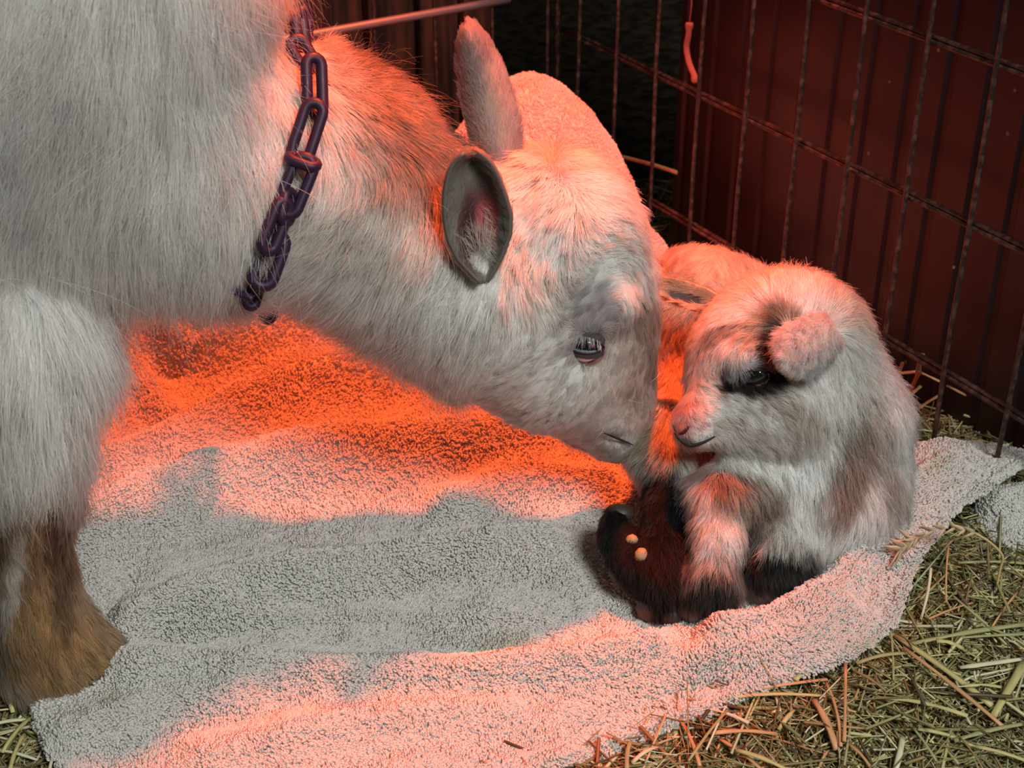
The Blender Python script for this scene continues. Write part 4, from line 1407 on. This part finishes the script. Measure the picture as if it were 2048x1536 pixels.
kid_ctrl = [
    (1560, 560, 60, -.2, -1.0, .013, .8), (1480, 560, 50, -.6, -.6, .012, .6), (1660, 570, 60, .6, -.7, .013, .8), (1600, 600, 60, .2, -.9, .012, .5), (1720, 640, 50, .9, .2, .014, .6), (1760, 730, 50, .6, .8, .014, .5),
    (1430, 620, 50, -.6, .6, .009, .4), (1400, 680, 40, -.3, .9, .007, .3), (1470, 660, 40, -.6, .5, .009, .25), (1530, 650, 40, -.8, .3, .011, .4), (1450, 700, 40, -.4, .9, .009, .15), (1490, 720, 26, .6, -.5, .006, .15), (1480, 750, 26, -.5, .5, .0045, .1),
    (1420, 780, 40, .9, .25, .006, .12), (1460, 810, 50, .95, .3, .007, .12), (1540, 790, 50, .9, .4, .008, .12), (1520, 850, 50, .8, .6, .010, .15), (1480, 890, 50, .5, .8, .010, .3), (1396, 832, 34, .7, .1, .0016, .05), (1370, 862, 30, .5, .3, .0007, .0), (1392, 882, 22, .5, .3, .0007, 0), (1410, 902, 26, .5, .4, .0030, .1),
    (1600, 840, 60, .3, 1.0, .013, .2), (1660, 760, 60, .3, 1.0, .014, .2), (1740, 850, 60, .3, 1.0, .015, .2), (1700, 950, 60, -.1, 1.0, .015, .2), (1800, 950, 60, .2, 1.0, .014, .25), (1600, 950, 60, 0, 1.0, .014, .2), (1640, 1050, 60, -.3, .9, .014, .2), (1760, 1060, 60, -.5, .8, .013, .25), (1690, 1090, 60, -.4, .9, .012, .25),
    (1540, 1000, 50, .5, .8, .012, .2), (1430, 960, 40, .0, 1.0, .012, .25), (1430, 1060, 60, -.05, 1.0, .011, .2), (1430, 1160, 50, -.1, 1.0, .011, .3), (1400, 1210, 30, -.4, 1.0, .007, .25), (1590, 1100, 40, -.2, 1.0, .010, .25), (1570, 1160, 40, .2, 1.0, .008, .3), (1640, 1130, 40, .7, .6, .009, .35),
    (1400, 540, 60, .6, -.4, .010, .4), (1330, 600, 50, -.6, .6, .009, .4), (1350, 700, 50, .0, 1.0, .010, .3), (1350, 800, 40, -.2, 1.0, .013, .35), (1310, 870, 50, -.55, 1.0, .016, .5), (1350, 900, 40, 0, 1.0, .014, .4),
    (1320, 960, 50, -.4, .8, .006, .35), (1325, 1080, 60, .3, 1.0, .006, .25), (1330, 1190, 50, .0, 1.0, .009, .3), (1240, 1070, 50, -.2, 1.0, .004, .25), (1260, 1150, 40, .2, .9, .005, .3)]
em2 = eye_mask(1513, 749, 27, 12, -12)
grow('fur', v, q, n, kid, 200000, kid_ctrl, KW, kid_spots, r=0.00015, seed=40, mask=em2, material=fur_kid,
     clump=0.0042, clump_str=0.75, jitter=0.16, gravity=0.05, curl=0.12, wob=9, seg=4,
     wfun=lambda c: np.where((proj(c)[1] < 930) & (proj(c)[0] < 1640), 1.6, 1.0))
ek = surf(v, 1513, 748)
eye, _ = eyeball(kid, (1513, 748, ek + .0115), 34, (0.05, 0.05, 0.06), 0.55, 0.22, toC(1513, 748) - RIGHT * .25 - UP * .1, -12, 27, 12, 7, close=0.2, lid_mat=mat('black_lid', (.008, .007, .007), .75, .15))
crease('mouth', [(x, y, surf(v, x, y, 9) - .0006) for x, y in ((1349, 866), (1362, 882), (1382, 891), (1404, 886), (1430, 873))], 0.0017, dark_skin, kid)
crease('nostril', [(x, y, surf(v, x, y, 9) - .0006) for x, y in ((1359, 868), (1368, 864), (1378, 853))], 0.0014, mat('nostril_red', (.05, .008, .010), .6), kid, flat=.7)
crease('nostril', [(x, y, surf(v, x, y, 9) - .0004) for x, y in ((1346, 850), (1349, 858), (1353, 864))], 0.0010, dark_skin, kid)
# dewclaws, hooves
claw(1281, 1112, surf(v, 1281, 1112) + .0048, 13, 16, 12, 10, kid, hoof_pale, 'dewclaw')
claw(1262, 1080, surf(v, 1262, 1080) + .0045, 12, 10, 10, 0, kid, hoof_pale, 'dewclaw')
hoof_k = mat('kid_hoof', (0.045, 0.034, 0.028), .5, .5)
claw(1296, 1216, 1.008, 24, 24, 26, 20, kid, hoof_k)
claw(1340, 1228, 1.004, 22, 24, 26, 20, kid, hoof_k)
claw(1236, 1026, 1.040, 28, 18, 22, 8, kid, hoof_k)

# near ear: a soft flap folded forward over the temple
EV, EQ, FVv, FQ, FN_, rim = ear_shape((1672, 655, surf(v, 1655, 665) - .010), (1560, 722, surf(v, 1565, 720) - .016),
    [(0, 26, 26), (.15, 44, 44), (.35, 54, 56), (.6, 56, 58), (.8, 48, 50), (.93, 30, 32), (1, 8, 8)], -0.010, 0.003)
ear3 = mesh_obj('ear', EV, EQ, ear_skin, kid, colors=np.tile([0.60, 0.42, 0.38], (len(EV), 1)))
ear_fur(ear3, FVv, FQ, FN_, 14000, .0065, (0.76, 0.66, 0.62), (-.55, .75), seed=51, lift=.4, r=.0001, jitter=.3, spots=[(1640, 735, 40, 16, -20, (.42, .42, .45), .7), (1600, 700, 26, 18, 0, (.55, .50, .52), .5)])
ear_fur(ear3, FVv - FN_ * .003, FQ[:, ::-1], -FN_, 4000, .005, (0.5, 0.42, 0.38), (-.5, .8), seed=52)
# far ear: points left over the back, dark hollow underneath; lamp's orange light put into skin and fur colour
EV, EQ, FVv, FQ, FN_, rim = ear_shape((1438, 612, 1.035), (1296, 560, 1.045),
    [(0, 16, 18), (.2, 22, 24), (.5, 24, 24), (.8, 17, 17), (.95, 7, 7), (1, 2, 2)], 0.003, 0.0025)
c_ = np.tile([0.62, 0.48, 0.42], (len(EV), 1)).astype(float)
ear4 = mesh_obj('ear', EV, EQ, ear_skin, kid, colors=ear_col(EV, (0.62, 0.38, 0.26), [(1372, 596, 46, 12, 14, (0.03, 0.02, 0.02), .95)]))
ear_fur(ear4, FVv, FQ, FN_, 5000, .006, (0.72, 0.45, 0.30), (-1, -.15), seed=61, lift=.3, jitter=.25, mask=eye_mask(1375, 596, 44, 11, 14))
ear_fur(ear4, FVv - FN_ * .0025, FQ[:, ::-1], -FN_, 3500, .006, (0.72, 0.45, 0.30), (-1, -.15), seed=62)
